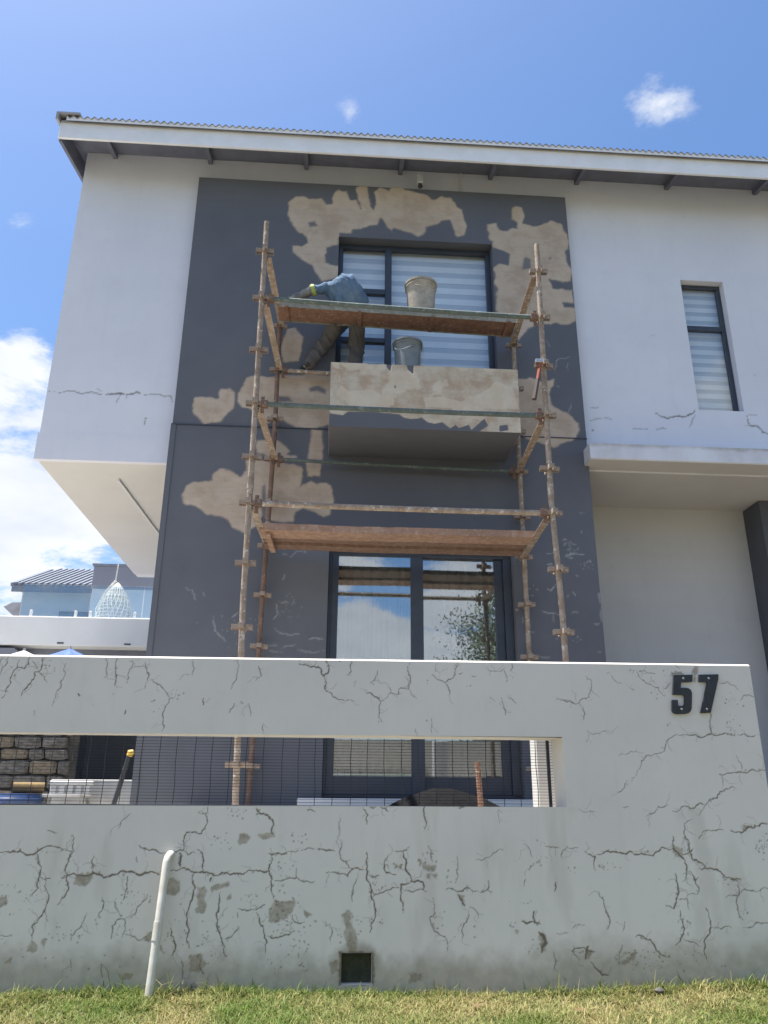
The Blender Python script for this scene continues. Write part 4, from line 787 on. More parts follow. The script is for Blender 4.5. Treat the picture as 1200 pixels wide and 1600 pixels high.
ledger((-0.699, FY, 3.107), (1.822, FY, 3.096), M['tube'], 0.024)
ledger((-0.634, BKY, 4.045), (1.880, BKY, 3.994), M['green'], 0.019)
ledger((-0.640, BKY, 5.064), (1.886, BKY, 5.01), M['tube'])
def transom(xa, za, xb, zb, side, mat):
    m = MB().beam((xa, FY+0.05, za), (xb, BKY-0.05, zb), 0.012, 0.056)
    m.beam((xa+side*0.03, FY+0.05, za-0.026), (xb+side*0.03, BKY-0.05, zb-0.026), 0.055, 0.006)
    o = sp(m, 'transom', mat, None, False)
    for x, y, z in ((xa, FY+0.07, za), (xb, BKY-0.07, zb)):
        w = MB().box(x-0.024, x+0.024, y-0.024, y+0.024, z-0.034, z+0.030, 0.004); sp(w, 'wedge', M['tubedark'], o, False)
for xa, za, xb, zb, sd_, mt in ((-0.714, 5.597, -0.645, 5.594, 1, 'tube'), (-0.708, 5.087, -0.640, 5.064, 1, 'tube'), (-0.704, 4.017, -0.634, 4.045, 1, 'tube'), (-0.699, 3.107, -0.652, 3.126, 1, 'tube'),
                             (1.852, 5.52, 1.887, 5.48, -1, 'tube'), (1.838, 4.006, 1.880, 3.994, -1, 'tube'), (1.822, 3.096, 1.876, 3.086, -1, 'tube')):
    transom(xa, za, xb, zb, sd_, M[mt])

# planks
def plank_rows(x0, x1, za, zb, y0, y1, th, wav, seed, n=28):
    """a board along x: slightly warped box"""
    rr = random.Random(seed); ph = rr.random()*6; m = MB(); vs_ = []
    for i in range(n+1):
        t = i/n; x = x0+(x1-x0)*t; w = wav*(math.sin(t*5+ph)+0.5*math.sin(t*13+ph*2)); z = za+(zb-za)*t+w
        e = wav*0.8*math.sin(t*9+ph)
        vs_ += [(x, y0+e, z), (x, y1+e*0.5, z+rr.uniform(-1, 1)*0.001), (x, y1+e*0.5, z+th), (x, y0+e, z+th+rr.uniform(-1, 1)*0.0025)]
    fs = [(4*i+a, 4*i+4+a, 4*i+4+(a+1) % 4, 4*i+(a+1) % 4) for i in range(n) for a in range(4)] + [(0, 1, 2, 3), (4*n+3, 4*n+2, 4*n+1, 4*n)]
    return m.add(vs_, fs)
org = (0.6, 7.08, 5.55)
sb = plank_rows(-0.64, 1.825, 5.582, 5.51, 6.925, 7.195, 0.012, 0.001, 1)
sb.add(plank_rows(-0.64, 1.825, 5.538, 5.466, 6.920, 6.926, 0.072, 0.001, 2).v, plank_rows(-0.64, 1.825, 5.538, 5.466, 6.920, 6.926, 0.072, 0.001, 2).f)
sb.add(plank_rows(-0.64, 1.825, 5.538, 5.466, 7.194, 7.200, 0.05, 0.001, 3).v, plank_rows(-0.64, 1.825, 5.538, 5.466, 7.194, 7.200, 0.05, 0.001, 3).f)
top = sb.build('scaffold_plank', M['lip'], None, org)
tag(top, 'single rust-red steel deck plank high up, carrying the cement bucket', 'plank', 'scaffold planks')
plank_rows(-0.635, 1.82, 5.552, 5.480, 6.928, 7.192, 0.012, 0.001, 4).build('underside', M['redplank'], top, org)
for x in (-0.55, 0.20, 0.95, 1.74):
    z = 5.547-(x+0.64)*0.0292
    MB().box(x-0.02, x+0.02, 6.917, 7.202, z-0.012, z+0.0045).build('strap', M['redplank'], top, org)
for k, (y0, y1, th, za, lab) in enumerate(((6.70, 6.93, 0.062, 3.065, 'warped timber plank at the front edge of the lower scaffold deck'), (6.945, 7.13, 0.045, 3.092, 'middle timber plank of the lower scaffold deck'), (7.145, 7.30, 0.045, 3.069, 'narrow timber plank of the lower deck nearest the house'))):
    o = plank_rows(-0.655, 1.812, za, za-0.008, y0, y1, th, 0.004, 10+k).build('scaffold_plank', M['wood' if k == 0 else 'wooddark'], None, (0.6, (y0+y1)/2, za)); tag(o, lab, 'plank', 'scaffold planks')
o = MB().beam((-0.59, 6.75, 3.045), (-0.57, 7.28, 3.045), 0.05, 0.028).build('batten', M['wood'], None, (-0.58, 7.08, 3.1)); tag(o, 'short wooden batten under the left end of the lower deck', 'batten')

# ------------------------------------------------------------------ buckets and hammer
def bucket(name, c, h, r0, r1, mat, label, handle_side, lid=False):
    root = empty(name, c, label, 'bucket')
    pr = [(0.0, 0.004), (r0-0.01, 0.004), (r0, 0.0)] + [(r0+(r1-r0)*t, h*t) for t in (0.02, 0.3, 0.6, 0.86)] + [(r1*0.99, h*0.865), (r1+0.008, h*0.87), (r1+0.008, h*0.895), (r1, h*0.90), (r1, h*0.945), (r1+0.013, h*0.95), (r1+0.014, h)] + ([(r1-0.002, h+0.006), (r1*0.6, h+0.016), (0.0, h+0.02)] if lid else [(r1-0.002, h+0.002), (r1-0.006, h*0.95), (r0-0.006, 0.03), (0.0, 0.02)])
    MB().lathe(pr, c, 28).build('bucket_body', mat, root, c, True)
    n = 14; pts = []
    for i in range(n+1):
        a = math.pi*i/n; x = math.cos(a)*(r1+0.018); drop = math.sin(a)*0.16
        pts.append((c[0]+x*0.80+handle_side*0.05*math.sin(a), c[1]-0.6*abs(x)*0.3-math.sin(a)*(r1+0.02), c[2]+h*0.89-drop*(0.7+0.3*handle_side*x/r1)))
    MB().tube(pts, 0.0035, 6).build('handle', mat, root, c, True)
    return root
b1 = bucket('bucket', (0.842, 7.045, 5.540), 0.415, 0.135, 0.160, M['cementbucket'], 'cement-splashed white bucket standing on the upper scaffold plank', 1)
MB().tube([(0.842, 7.045, 5.540+0.33), (0.842, 7.045, 5.540+0.335)], 0.148, 20).build('cement_fill', M['cementbucket'], b1, (0.842, 7.045, 5.540))
bucket('bucket', (0.695, 7.02, 4.842), 0.375, 0.120, 0.142, M['greybucket'], 'dark grey lidded bucket half hidden behind the balcony front', -1, True)
h0 = onY(845, 565, 6.10); h1 = onY(835, 622, 6.09)
hm = empty('hammer', h1, 'small hammer with orange grip hanging on the right scaffold tube', 'hammer')
d = (h1-h0).normalized()
MB().tube([h0, h0.lerp(h1, 0.22)], [0.011, 0.013], 8).build('handle_neck', M['orange'], hm, h1, True)
MB().tube([h0.lerp(h1, 0.20), h0.lerp(h1, 0.5), h1], [0.016, 0.0155, 0.018], 8).build('handle', M['orange'], hm, h1, True)
MB().tube([h0.lerp(h1, 0.48), h1+d*0.012], [0.0185, 0.0205], 8).build('grip', M['woodhandle'], hm, h1, True)
MB().box(h0.x-0.05, h0.x+0.06, h0.y-0.016, h0.y+0.016, h0.z-0.012, h0.z+0.022, 0.005).build('head', M['steel'], hm, h1)

# ------------------------------------------------------------------ worker bent over behind the plank
def capsule(m, a, b, ra, rb, n=14):
    a, b = Vector(a), Vector(b); d = (b-a).normalized()
    pts = []; rad = []
    for k in (90, 65, 40, 18): pts.append(a-d*ra*math.sin(R_(k))); rad.append(max(ra*math.cos(R_(k)), 0.001))
    for t in (0, 0.33, 0.67, 1): pts.append(a.lerp(b, t)); rad.append(ra+(rb-ra)*t)
    for k in (18, 40, 65, 90): pts.append(b+d*rb*math.sin(R_(k))); rad.append(max(rb*math.cos(R_(k)), 0.001))
    m.tube(pts, rad, n)
BON = [  # (a, b, ra, rb, region)
 ((0.17,6.965,5.675),(0.05,6.965,5.685),0.118,0.120,'jacket'), ((0.12,6.925,5.730),(0.07,6.915,5.810),0.130,0.138,'jacket'), ((0.07,6.915,5.810),(-0.01,6.985,5.825),0.138,0.132,'jacket'), ((-0.01,6.985,5.810),(-0.03,7.085,5.750),0.128,0.108,'jacket'),
 ((-0.10,7.05,5.835),(0.09,7.16,5.810),0.085,0.085,'jacket'), ((-0.04,7.17,5.730),(-0.06,7.25,5.660),0.055,0.052,'skin'),
 ((-0.05,7.28,5.72),(-0.06,7.325,5.64),0.088,0.078,'hat'), ((-0.06,7.33,5.62),(-0.062,7.355,5.58),0.060,0.045,'skin'), ((-0.06,7.39,5.61),(-0.06,7.405,5.60),0.012,0.012,'skin'), ((-0.135,7.30,5.66),(-0.137,7.305,5.65),0.014,0.016,'skin'), ((0.018,7.31,5.66),(0.02,7.315,5.65),0.014,0.016,'skin'),
 ((-0.10,7.020,5.860),(-0.295,7.030,5.825),0.072,0.056,'jacket'), ((-0.268,7.03,5.832),(-0.312,7.036,5.820),0.0625,0.0605,'band'), ((-0.30,7.035,5.832),(-0.515,7.12,5.745),0.060,0.050,'sleeve'),
 ((-0.49,7.16,5.730),(-0.555,7.24,5.700),0.032,0.036,'skin'),
 ((-0.555,7.23,5.710),(-0.61,7.29,5.700),0.010,0.009,'skin'), ((-0.56,7.24,5.695),(-0.62,7.305,5.675),0.010,0.009,'skin'), ((-0.557,7.25,5.685),(-0.61,7.315,5.660),0.010,0.009,'skin'), ((-0.55,7.255,5.675),(-0.59,7.32,5.650),0.009,0.008,'skin'), ((-0.525,7.22,5.730),(-0.565,7.28,5.745),0.011,0.009,'skin'),
 ((0.09,7.16,5.88),(0.10,7.36,5.69),0.068,0.055,'jacket'), ((0.10,7.36,5.69),(-0.03,7.41,5.55),0.050,0.040,'jacket'), ((-0.03,7.41,5.55),(-0.08,7.42,5.51),0.030,0.034,'skin'),
 ((-0.08,7.42,5.53),(-0.13,7.44,5.50),0.010,0.009,'skin'), ((-0.08,7.43,5.51),(-0.135,7.445,5.475),0.010,0.009,'skin'), ((-0.075,7.44,5.50),(-0.12,7.45,5.46),0.010,0.009,'skin'), ((-0.07,7.40,5.51),(-0.10,7.41,5.46),0.011,0.009,'skin'),
 ((0.03,7.09,5.75),(-0.11,7.375,5.46),0.112,0.090,'trouser'), ((-0.11,7.375,5.46),(-0.29,7.36,5.18),0.090,0.076,'trouser'), ((-0.27,7.362,5.21),(-0.30,7.36,5.155),0.082,0.080,'trouser'),
 ((-0.30,7.365,5.17),(-0.315,7.375,5.125),0.050,0.045,'boot'), ((-0.315,7.33,5.125),(-0.37,7.43,5.125),0.042,0.038,'boot'),
 ((0.18,7.07,5.75),(0.185,7.43,5.40),0.112,0.092,'trouser'), ((0.185,7.43,5.40),(0.165,7.31,4.99),0.090,0.082,'trouser'), ((0.17,7.32,5.06),(0.165,7.31,4.98),0.088,0.090,'trouser'),
 ((0.165,7.31,4.96),(0.165,7.31,4.90),0.050,0.048,'boot'), ((0.17,7.28,4.885),(0.12,7.42,4.88),0.042,0.038,'boot'),
]
m = MB()
for a, b, ra, rb, _ in BON: capsule(m, a, b, ra, rb)
wo_ = (-0.05, 7.2, 4.842)
raw = bpy.data.meshes.new('raw'); raw.from_pydata([tuple(Vector(p)-Vector(wo_)) for p in m.v], [], m.f)
tmp = bpy.data.objects.new('raw', raw); col.objects.link(tmp)
md = tmp.modifiers.new('r', 'REMESH'); md.mode = 'VOXEL'; md.voxel_size = 0.0085; md = tmp.modifiers.new('s', 'SMOOTH'); md.iterations = 5; md.factor = 0.5
me = bpy.data.meshes.new_from_object(tmp.evaluated_get(bpy.context.evaluated_depsgraph_get())); bpy.data.objects.remove(tmp); me.name = 'person'
def cloth(name, c, c2, dirt, amt, scale=9):
    t = NT(name); b = t.mix(t.ramp(t.noise(scale, 6, 0.6), 0.35, 0.65), c, c2)
    b = t.mix(t.ramp(t.noise(16, 6, 0.7, off=(4, 2, 7)), 0.62-amt*0.2, 0.70, 0, min(1, amt*2)), b, dirt)
    t.set('Base Color', b); t.set('Roughness', 0.9); t.set('Specular IOR Level', 0.15); t.bump(t.noise(22, 4, 0.6, stretch=(1, 1, 2.2)), 0.35, 0.02); return t.m
REG = {'trouser': cloth('work_trousers', (0.115, 0.105, 0.10), (0.095, 0.088, 0.085), (0.20, 0.18, 0.16), 0.2), 'jacket': cloth('blue_work_jacket', (0.125, 0.19, 0.28), (0.085, 0.14, 0.22), (0.36, 0.40, 0.44), 0.12),
       'sleeve': cloth('dusty_sleeve', (0.24, 0.235, 0.23), (0.14, 0.14, 0.145), (0.42, 0.40, 0.38), 0.5), 'skin': simple('skin', (0.10, 0.055, 0.035), 0.55, (0.085, 0.045, 0.03), 10), 'hat': cloth('dark_cap', (0.03, 0.03, 0.035), (0.04, 0.04, 0.045), (0.1, 0.1, 0.1), 0.1),
       'boot': cloth('work_boot', (0.045, 0.042, 0.04), (0.07, 0.065, 0.06), (0.50, 0.50, 0.48), 0.45), 'band': simple('hi_vis_band', (0.36, 0.44, 0.10), 0.7, (0.30, 0.37, 0.08), 20)}
keys = list(REG)
for k in keys: me.materials.append(REG[k])
nv = len(me.vertices); co = np.empty(nv*3, np.float32); me.vertices.foreach_get('co', co); co = co.reshape(-1, 3)
wco = co + np.array(wo_); best = np.full(nv, 9.0); reg = np.zeros(nv, int)
for a, b, ra, rb, r in BON:
    a, b = np.array(a), np.array(b); d = b-a; t = np.clip(((wco-a)@d)/(d@d), 0, 1)
    e = np.linalg.norm(wco-a-t[:, None]*d, axis=1) - (ra+(rb-ra)*t)
    if r == 'band': e = np.where((t > 0.02) & (t < 0.98), e-0.003, 9.0)
    u = e < best; best[u] = e[u]; reg[u] = keys.index(r)
# cloth folds
nr = np.empty(nv*3, np.float32); me.vertices.foreach_get('normal', nr); nr = nr.reshape(-1, 3)
fold = (vnoise(wco[:, 0]*0.9+wco[:, 2]*0.5, wco[:, 2]*0.25-wco[:, 0]*0.2+wco[:, 1]*0.3, 26, 2, 3.0)-0.5)
clothy = np.isin(reg, [keys.index(k) for k in ('trouser', 'jacket', 'sleeve')])
wr = np.abs(np.sin(21*(wco[:, 0]*1.0 + wco[:, 2]*0.55 - wco[:, 1]*0.3) + 7*vnoise(wco[:, 0], wco[:, 2]*0.6, 5, 2, 1.0)))**0.6
co += nr*(clothy*(0.022*fold + 0.016*(0.35-wr)))[:, None].astype(np.float32)
me.vertices.foreach_set('co', co.ravel())
npoly = len(me.polygons); ls = np.empty(npoly, np.int32); me.polygons.foreach_get('loop_start', ls); lv = np.empty(len(me.loops), np.int32); me.loops.foreach_get('vertex_index', lv)
me.polygons.foreach_set('material_index', reg[lv[ls]].astype(np.int32)); me.polygons.foreach_set('use_smooth', [True]*npoly); me.update()
tag(link('person', me, None, wo_), 'worker in a blue jacket with lime sleeve band bending behind the scaffold plank', 'person')

# ------------------------------------------------------------------ things in the courtyard, seen through the slot
def at(px, py, Y): return onY(px, py, Y)
# stone-clad garden wall
a = at(-60, 1140, 11.0); b = at(118, 1140, 11.0); zt = 2.02
gw = empty('garden_wall', ((a.x+b.x)/2, 11.1, GL), 'rough grey stone garden wall at the far left of the courtyard', 'wall')
go = gw.location; MB().box(a.x, b.x, 11.05, 11.25, GL, zt-0.02).build('core', M['stone'], gw, go)
stone_me = []
for k in range(6):
    rr = random.Random(k); m = MB().box(-0.5, 0.5, -0.5, 0.5, -0.5, 0.5, 0.12); q = bpy.data.meshes.new('stone'); q.from_pydata([(x*rr.uniform(.9, 1.05), y*rr.uniform(.8, 1.2), z*rr.uniform(.9, 1.05)) for x, y, z in m.v], [], m.f); q.materials.append(M['stone'] if k % 3 else simple('tan_stone%d' % k, (0.17, 0.145, 0.11), 0.9, (0.10, 0.085, 0.065), 6, bump=0.5, bscale=15)); stone_me.append(q)
z = GL; r = 0
while z < zt-0.05:
    hgt = random.uniform(0.14, 0.22); x = a.x - random.uniform(0, 0.1)
    while x < b.x-0.1:
        w = min(random.uniform(0.2, 0.42), b.x-x); s_ = bpy.data.objects.new('stone', random.choice(stone_me)); col.objects.link(s_); s_.parent = gw
        s_.location = (x+w/2-go.x, 11.03-go.y, z+hgt/2-go.z); s_.scale = (w-0.015, 0.12+random.uniform(0, 0.06), hgt-0.015); x += w
    z += hgt
# far wing of the house behind the patio with a dark doorway
a = at(110, 1150, 12.0); b = at(215, 1150, 12.0)
pw = empty('patio_block', ((a.x+b.x)/2, 12.6, GL), 'shaded dark patio doorway left of the charcoal panel', 'doorway')
po = pw.location; MB().box(a.x, a.x+0.12, 12.3, 12.42, GL, 2.6).build('door_frame', M['frame'], pw, po); MB().box(b.x-0.02, b.x+0.1, 12.3, 12.42, GL, 2.6).build('door_frame', M['frame'], pw, po)
MB().box(a.x-0.1, b.x+0.3, 12.9, 13.0, GL, 2.8).build('door_panel', M['frame'], pw, po); MB().box(a.x-0.1, b.x+0.1, 12.3, 12.9, 2.601, 2.8).build('lintel', M['darkplain'], pw, po)
a = at(80, 1217, 9.6); b = at(204, 1217, 9.6)
o = MB().box(a.x, b.x+0.3, 9.6, 10.3, GL, a.z, 0.01).build('garden_step', M['dullwhite'], None, ((a.x+b.x)/2, 9.9, GL)); tag(o, 'long low white step behind the leaning black pole', 'step')
# white garden chair
c0 = at(98, 1255, 9.2)
ch = empty('garden_chair', (c0.x, 9.2, GL), 'white plastic garden chair behind the mesh on the left', 'chair'); co_ = ch.location
for dx in (-0.2, 0.2):
    for dy in (-0.18, 0.2): MB().beam((c0.x+dx*1.1, 9.2+dy, GL), (c0.x+dx, 9.2+dy*0.9, GL+0.11), 0.035, 0.035, (0, 1, 0)).build('leg', M['dullwhite'], ch, co_)
MB().box(c0.x-0.23, c0.x+0.23, 8.98, 9.42, GL+0.11, GL+0.145, 0.01).build('seat', M['dullwhite'], ch, co_)
for k in range(5): MB().box(c0.x-0.21+k*0.09, c0.x-0.155+k*0.09, 9.40, 9.43, GL+0.146, GL+0.24).build('back_slat', M['dullwhite'], ch, co_)
MB().box(c0.x-0.24, c0.x+0.24, 9.39, 9.44, GL+0.241, GL+0.285, 0.012).build('back_rail', M['dullwhite'], ch, co_)
# blue drum with an ochre roll on it
c0 = at(22, 1250, 9.0)
dr = MB().lathe([(0, 0), (0.27, 0), (0.285, 0.02), (0.285, 0.09), (0.295, 0.10), (0.285, 0.11), (0.28, 0.145), (0, 0.15)], (c0.x, 9.0, GL), 24).build('drum', M['bluedrum'], None, (c0.x, 9.0, GL), True); tag(dr, 'low blue plastic tub under the ochre roll', 'tub')
c1 = at(22, 1235, 9.0); c2 = at(66, 1235, 9.0)
rl = MB().tube([(c1.x, 8.95, GL+0.205), (c2.x, 9.05, GL+0.205)], 0.055, 14).build('roll', M['ochre'], None, (c1.x, 9.0, GL+0.15), True); tag(rl, 'ochre coloured roll lying across the blue tub', 'roll')
# pole
p0 = at(176, 1262, 7.2); p1 = at(203, 1178, 7.2)
pl = MB().tube([(p0.x-0.03, 7.2, GL), p0, p1], 0.021, 10).build('pole', M['black'], None, (p0.x, 7.2, GL), True); tag(pl, 'black pole with a yellow end leaning by the charcoal panel', 'pole')
MB().tube([p1+Vector((-0.004, 0, -0.02)), p1+Vector((0.004, 0, 0.012)), p1+Vector((0.03, 0, 0.022))], [0.025, 0.03, 0.018], 10).build('yellow_cap', M['yellow'], pl, (p0.x, 7.2, GL), True)
# threaded jack, dark heap, pale post
p0 = at(752, 1258, 5.3); p1 = at(746, 1190, 5.3); n = 60; pts = []; rad = []
for i in range(n+1): pts.append(Vector((p0.x, 5.3, GL)).lerp(p1, i/n)); rad.append(0.0165+0.0025*(i % 2))
jk = MB().tube(pts, rad, 8).build('screw_jack', M['redplank'], None, (p0.x, 5.3, GL)); tag(jk, 'rusty threaded jack rod standing upright behind the mesh', 'rod')
c0 = at(690, 1255, 6.6); m = MB(); nr_, ns = 7, 26; vs_ = [(c0.x, 6.6, GL+0.20)]
for i in range(1, nr_+1):
    for k in range(ns):
        t = i/nr_; a_ = 2*math.pi*k/ns; q = 1+0.13*math.sin(3*a_+1)+0.08*math.sin(7*a_)
        vs_.append((c0.x+0.52*t*q*math.cos(a_), 6.6+0.36*t*q*math.sin(a_), GL+0.20*(1-t**1.6)+0.004*random.uniform(-1, 1)*(t < 1)))
fs = [(0, 1+k, 1+(k+1) % ns) for k in range(ns)] + [(1+i*ns+k, 1+(i+1)*ns+k, 1+(i+1)*ns+(k+1) % ns, 1+i*ns+(k+1) % ns) for i in range(nr_-1) for k in range(ns)]
tag(m.add(vs_, fs).build('soil_heap', M['rock'], None, (c0.x, 6.6, GL), True), 'low black heap on the paving in front of the sliding door', 'heap')
a = at(838, 1200, 5.1); b = at(868, 1200, 5.1)
pt = MB().box(a.x, b.x+0.06, 5.1, 5.24, GL, 1.52, 0.01).build('gate_post', M['lowerwhite'], None, (a.x, 5.1, GL)); tag(pt, 'pale plastered post just behind the right end of the mesh', 'post')
# door threshold
hp(MB().box(-0.25, 2.0, 7.20, 7.499, GL, 0.838, 0.008), 'door_step', M['neigh'])
# patio umbrellas whose tops show over the boundary wall
def umbrella(px, py, Y, mat, label):
    q = at(px, py, Y); root = empty('patio_umbrella', (q.x, Y, GL), label, 'umbrella'); o = root.location
    n = 10; vs_ = [(q.x, Y, q.z)]
    for r_, dz in ((0.35, -0.16), (0.75, -0.38), (1.1, -0.60)):
        for k in range(n*2):
            a_ = math.pi*k/n; s_ = 1.0 if k % 2 == 0 else 0.965; vs_.append((q.x+r_*s_*math.cos(a_), Y+r_*s_*math.sin(a_), q.z+dz-(0 if k % 2 == 0 else 0.02)))
    N = n*2; fs = [(0, 1+k, 1+(k+1) % N) for k in range(N)] + [(1+i*N+k, 1+(i+1)*N+k, 1+(i+1)*N+(k+1) % N, 1+i*N+(k+1) % N) for i in range(2) for k in range(N)]
    MB().add(vs_, fs).build('canopy', mat, root, o); MB().tube([(q.x, Y, GL), (q.x, Y, q.z+0.03)], 0.02, 8).build('pole', M['steel'], root, o)
    for k in range(5): a_ = 2*math.pi*k/5; MB().tube([(q.x, Y, q.z-0.03), (q.x+1.08*math.cos(a_), Y+1.08*math.sin(a_), q.z-0.62)], 0.006, 5).build('rib', M['steel'], root, o)
umbrella(110, 1013, 12.0, M['bluecloth'], 'blue patio umbrella whose top peeks over the boundary wall')
umbrella(38, 1016, 12.6, M['neigh'], 'pale patio umbrella peeking over the wall, left of the blue one')

# ------------------------------------------------------------------ neighbouring buildings at the left
NY = 14.0; z0 = at(115, 1009, NY).z; z1 = at(115, 964, NY).z
nb = empty('neighbour_terrace', (-6, NY, GL), 'white roof terrace with glass balustrade beyond the left side of the house', 'terrace'); no = nb.location
MB().box(-14, -1.9, NY, NY+5, z0, z1, 0.01).build('terrace_slab', M['neigh'], nb, no)
MB().box(-14, -1.9, NY+0.35, NY+5, z0-0.25, z0-0.002).build('fascia', M['neighgrey'], nb, no)
MB().box(-14, -1.95, NY+2.5, NY+2.7, GL, z0-0.251).build('back_wall', M['neighgrey'], nb, no)
m = MB(); q = at(0, 1004, NY); q2 = at(30, 1010, NY); m.prism_xz([(-14, z0-0.06), (q.x+0.25, z0-0.06), (q2.x+0.1, z0-0.2), (-14, z0-0.2)], NY-0.02, NY+0.3); m.build('corner_fascia', M['neighgrey'], nb, no)
for px in (94, 199):
    q = at(px, 1008, NY); m = MB().box(q.x-0.055, q.x+0.055, NY-0.012, NY-0.001, z0+0.03, z0+0.055); m.build('vent', M['lens'], nb, no)
for px in (48, 118, 141, 211):
    q = at(px, 962, NY+0.1); MB().box(q.x-0.022, q.x+0.022, NY+0.08, NY+0.12, z1, z1+0.13, 0.004).build('clamp', M['whiteplastic'], nb, no)
gz = at(140, 915, NY+0.1).z
for x0_, x1_ in ((at(35, 940, NY+0.1).x, at(141, 940, NY+0.1).x-0.01), (at(141, 940, NY+0.1).x+0.01, at(224, 940, NY+0.1).x-0.01), (at(224, 940, NY+0.1).x+0.01, -1.9)):
    MB().box(x0_, x1_, NY+0.095, NY+0.105, z1+0.03, gz).build('glass_panel', M['tintglass'], nb, no)
HYb = 21.0
hb = empty('neighbour_house', (-6.5, HYb, GL), 'pale blue house with a ribbed metal roof in the left background', 'house'); ho = hb.location
a = at(36, 922, HYb); b = at(150, 922, HYb); zt = at(90, 921, HYb).z; zr = at(90, 893, HYb+2.2).z
MB().box(a.x, b.x, HYb, HYb+6, GL, zt).build('wall', M['bluewall'], hb, ho)
re0 = at(27, 922, HYb).x; rr0 = at(80, 893, HYb+2.2).x
m = MB().add([(re0, HYb-0.35, zt-0.02), (b.x+0.1, HYb-0.35, zt-0.02), (b.x+0.1, HYb+2.2, zr), (rr0, HYb+2.2, zr), (re0, HYb+6, zt-0.02)], [(0, 1, 2, 3), (0, 3, 4)])
m.add([(re0, HYb-0.35, zt-0.16), (b.x+0.1, HYb-0.35, zt-0.16), (b.x+0.1, HYb-0.35, zt-0.021), (re0, HYb-0.35, zt-0.021)], [(0, 1, 2, 3)])
rf = m.build('roof', M['metalroof'], hb, ho)
MB().beam((re0, HYb-0.36, zt-0.09), (b.x+0.1, HYb-0.36, zt-0.09), 0.05, 0.16).build('gutter', M['ribdark'], rf, ho)
n = 13
for k in range(n+1):
    t = k/n; xe = re0+(b.x+0.08-re0)*t; f_ = min(1.0, max(0.05, (xe-re0)/(rr0-re0)))
    MB().beam((xe, HYb-0.36, zt+0.03), (xe+(0.15), HYb-0.36+2.5*f_, zt+0.03+(zr-zt+0.02)*f_), 0.075, 0.07).build('roof_rib', M['ribdark'], rf, ho)
MB().beam((re0, HYb-0.34, zt+0.02), (rr0, HYb+2.2, zr+0.02), 0.12, 0.10).build('hip_cap', M['ribdark'], rf, ho)
w0 = at(93, 956, HYb); w1 = at(137, 966, HYb); MB().box(w0.x, w1.x, HYb-0.03, HYb-0.002, w1.z-0.5, w0.z).build('window', M['ribdark'], hb, ho)
MB().box(w0.x+0.06, (w0.x+w1.x)/2-0.03, HYb-0.045, HYb-0.031, w1.z-0.44, w0.z-0.06).build('pane', M['glass'], hb, ho); MB().box((w0.x+w1.x)/2+0.03, w1.x-0.06, HYb-0.045, HYb-0.031, w1.z-0.44, w0.z-0.06).build('pane', M['glass'], hb, ho)
q = at(15, 952, HYb+0.5); m = MB().prism_xz([(q.x-0.05, q.z), (q.x+0.15, q.z+0.12), (a.x-0.02, q.z+0.13), (a.x-0.02, q.z-0.3), (q.x+0.25, q.z-0.25)], HYb+0.2, HYb+2.5); m.build('lower_roof', M['roofing'], hb, ho)
a = at(147, 884, 17.8); b = at(250, 884, 17.8)
db = empty('neighbour_block', ((a.x+b.x)/2, 17.8, GL), 'flat-roofed slate grey block behind the hanging chair', 'building'); do = db.location
MB().box(a.x, b.x+1.2, 17.8, 21.5, at(180, 920, 17.8).z, a.z, 0.01).build('parapet', M['neighgrey'], db, do); MB().box(a.x+0.02, b.x+1.2, 17.83, 21.4, GL, at(180, 920, 17.8).z-0.005).build('wall', M['bluewall'], db, do)
MB().box(a.x-0.03, b.x+1.2, 17.77, 21.5, a.z, a.z+0.05).build('coping', M['ribdark'], db, do)
# hanging egg chair on the terrace
EYc = 15.0; q = at(180, 911, EYc); ql = at(150, 955, EYc); qr = at(208, 955, EYc); R0 = (qr.x-ql.x)/2; cx = (ql.x+qr.x)/2; zb = z1+0.02
eg = empty('egg_chair', (cx, EYc, z1), 'white woven hanging egg chair behind the glass balustrade', 'chair'); eo = eg.location
H_e = q.z-zb
prof = lambda t: max(0.012, R0*1.03*math.cos(math.pi/2*t)**0.72)
m = MB()
for k in range(22):
    a_ = 2*math.pi*k/22; m.tube([(cx+prof(t)*math.cos(a_+t*0.9), EYc+prof(t)*math.sin(a_+t*0.9), zb+H_e*t) for t in [i/9 for i in range(10)]], 0.008, 4)
    m.tube([(cx+prof(t)*math.cos(a_-t*0.9), EYc+prof(t)*math.sin(a_-t*0.9), zb+H_e*t) for t in [i/9 for i in range(10)]], 0.008, 4)
for j in range(12):
    t = (j+0.5)/12.5; r_ = prof(t); m.tube([(cx+r_*math.cos(2*math.pi*k/24), EYc+r_*math.sin(2*math.pi*k/24), zb+H_e*t) for k in range(25)], 0.007, 4, False)
m.build('basket', M['wicker'], eg, eo)
MB().tube([(cx+0.1, EYc+0.3, zb), (cx-R0*1.15, EYc+0.2, zb+0.2), (cx-R0*1.12, EYc+0.15, zb+H_e*0.45), (cx-R0*0.7, EYc+0.1, zb+H_e*0.82), (cx-0.05, EYc, zb+H_e*1.05), (q.x, EYc, q.z+0.02)], 0.025, 8).build('stand', M['wicker'], eg, eo, True)
MB().tube([(q.x, EYc, q.z), (q.x+0.02, EYc, q.z+0.42)], 0.012, 6).build('hanger', M['wicker'], eg, eo)
MB().lathe([(0, -0.02), (R0*0.5, 0), (R0*0.58, 0.07), (R0*0.5, 0.14), (0, 0.15)], (cx-R0*0.15, EYc, zb+0.03), 18).build('cushion', M['whiteplastic'], eg, eo, True)

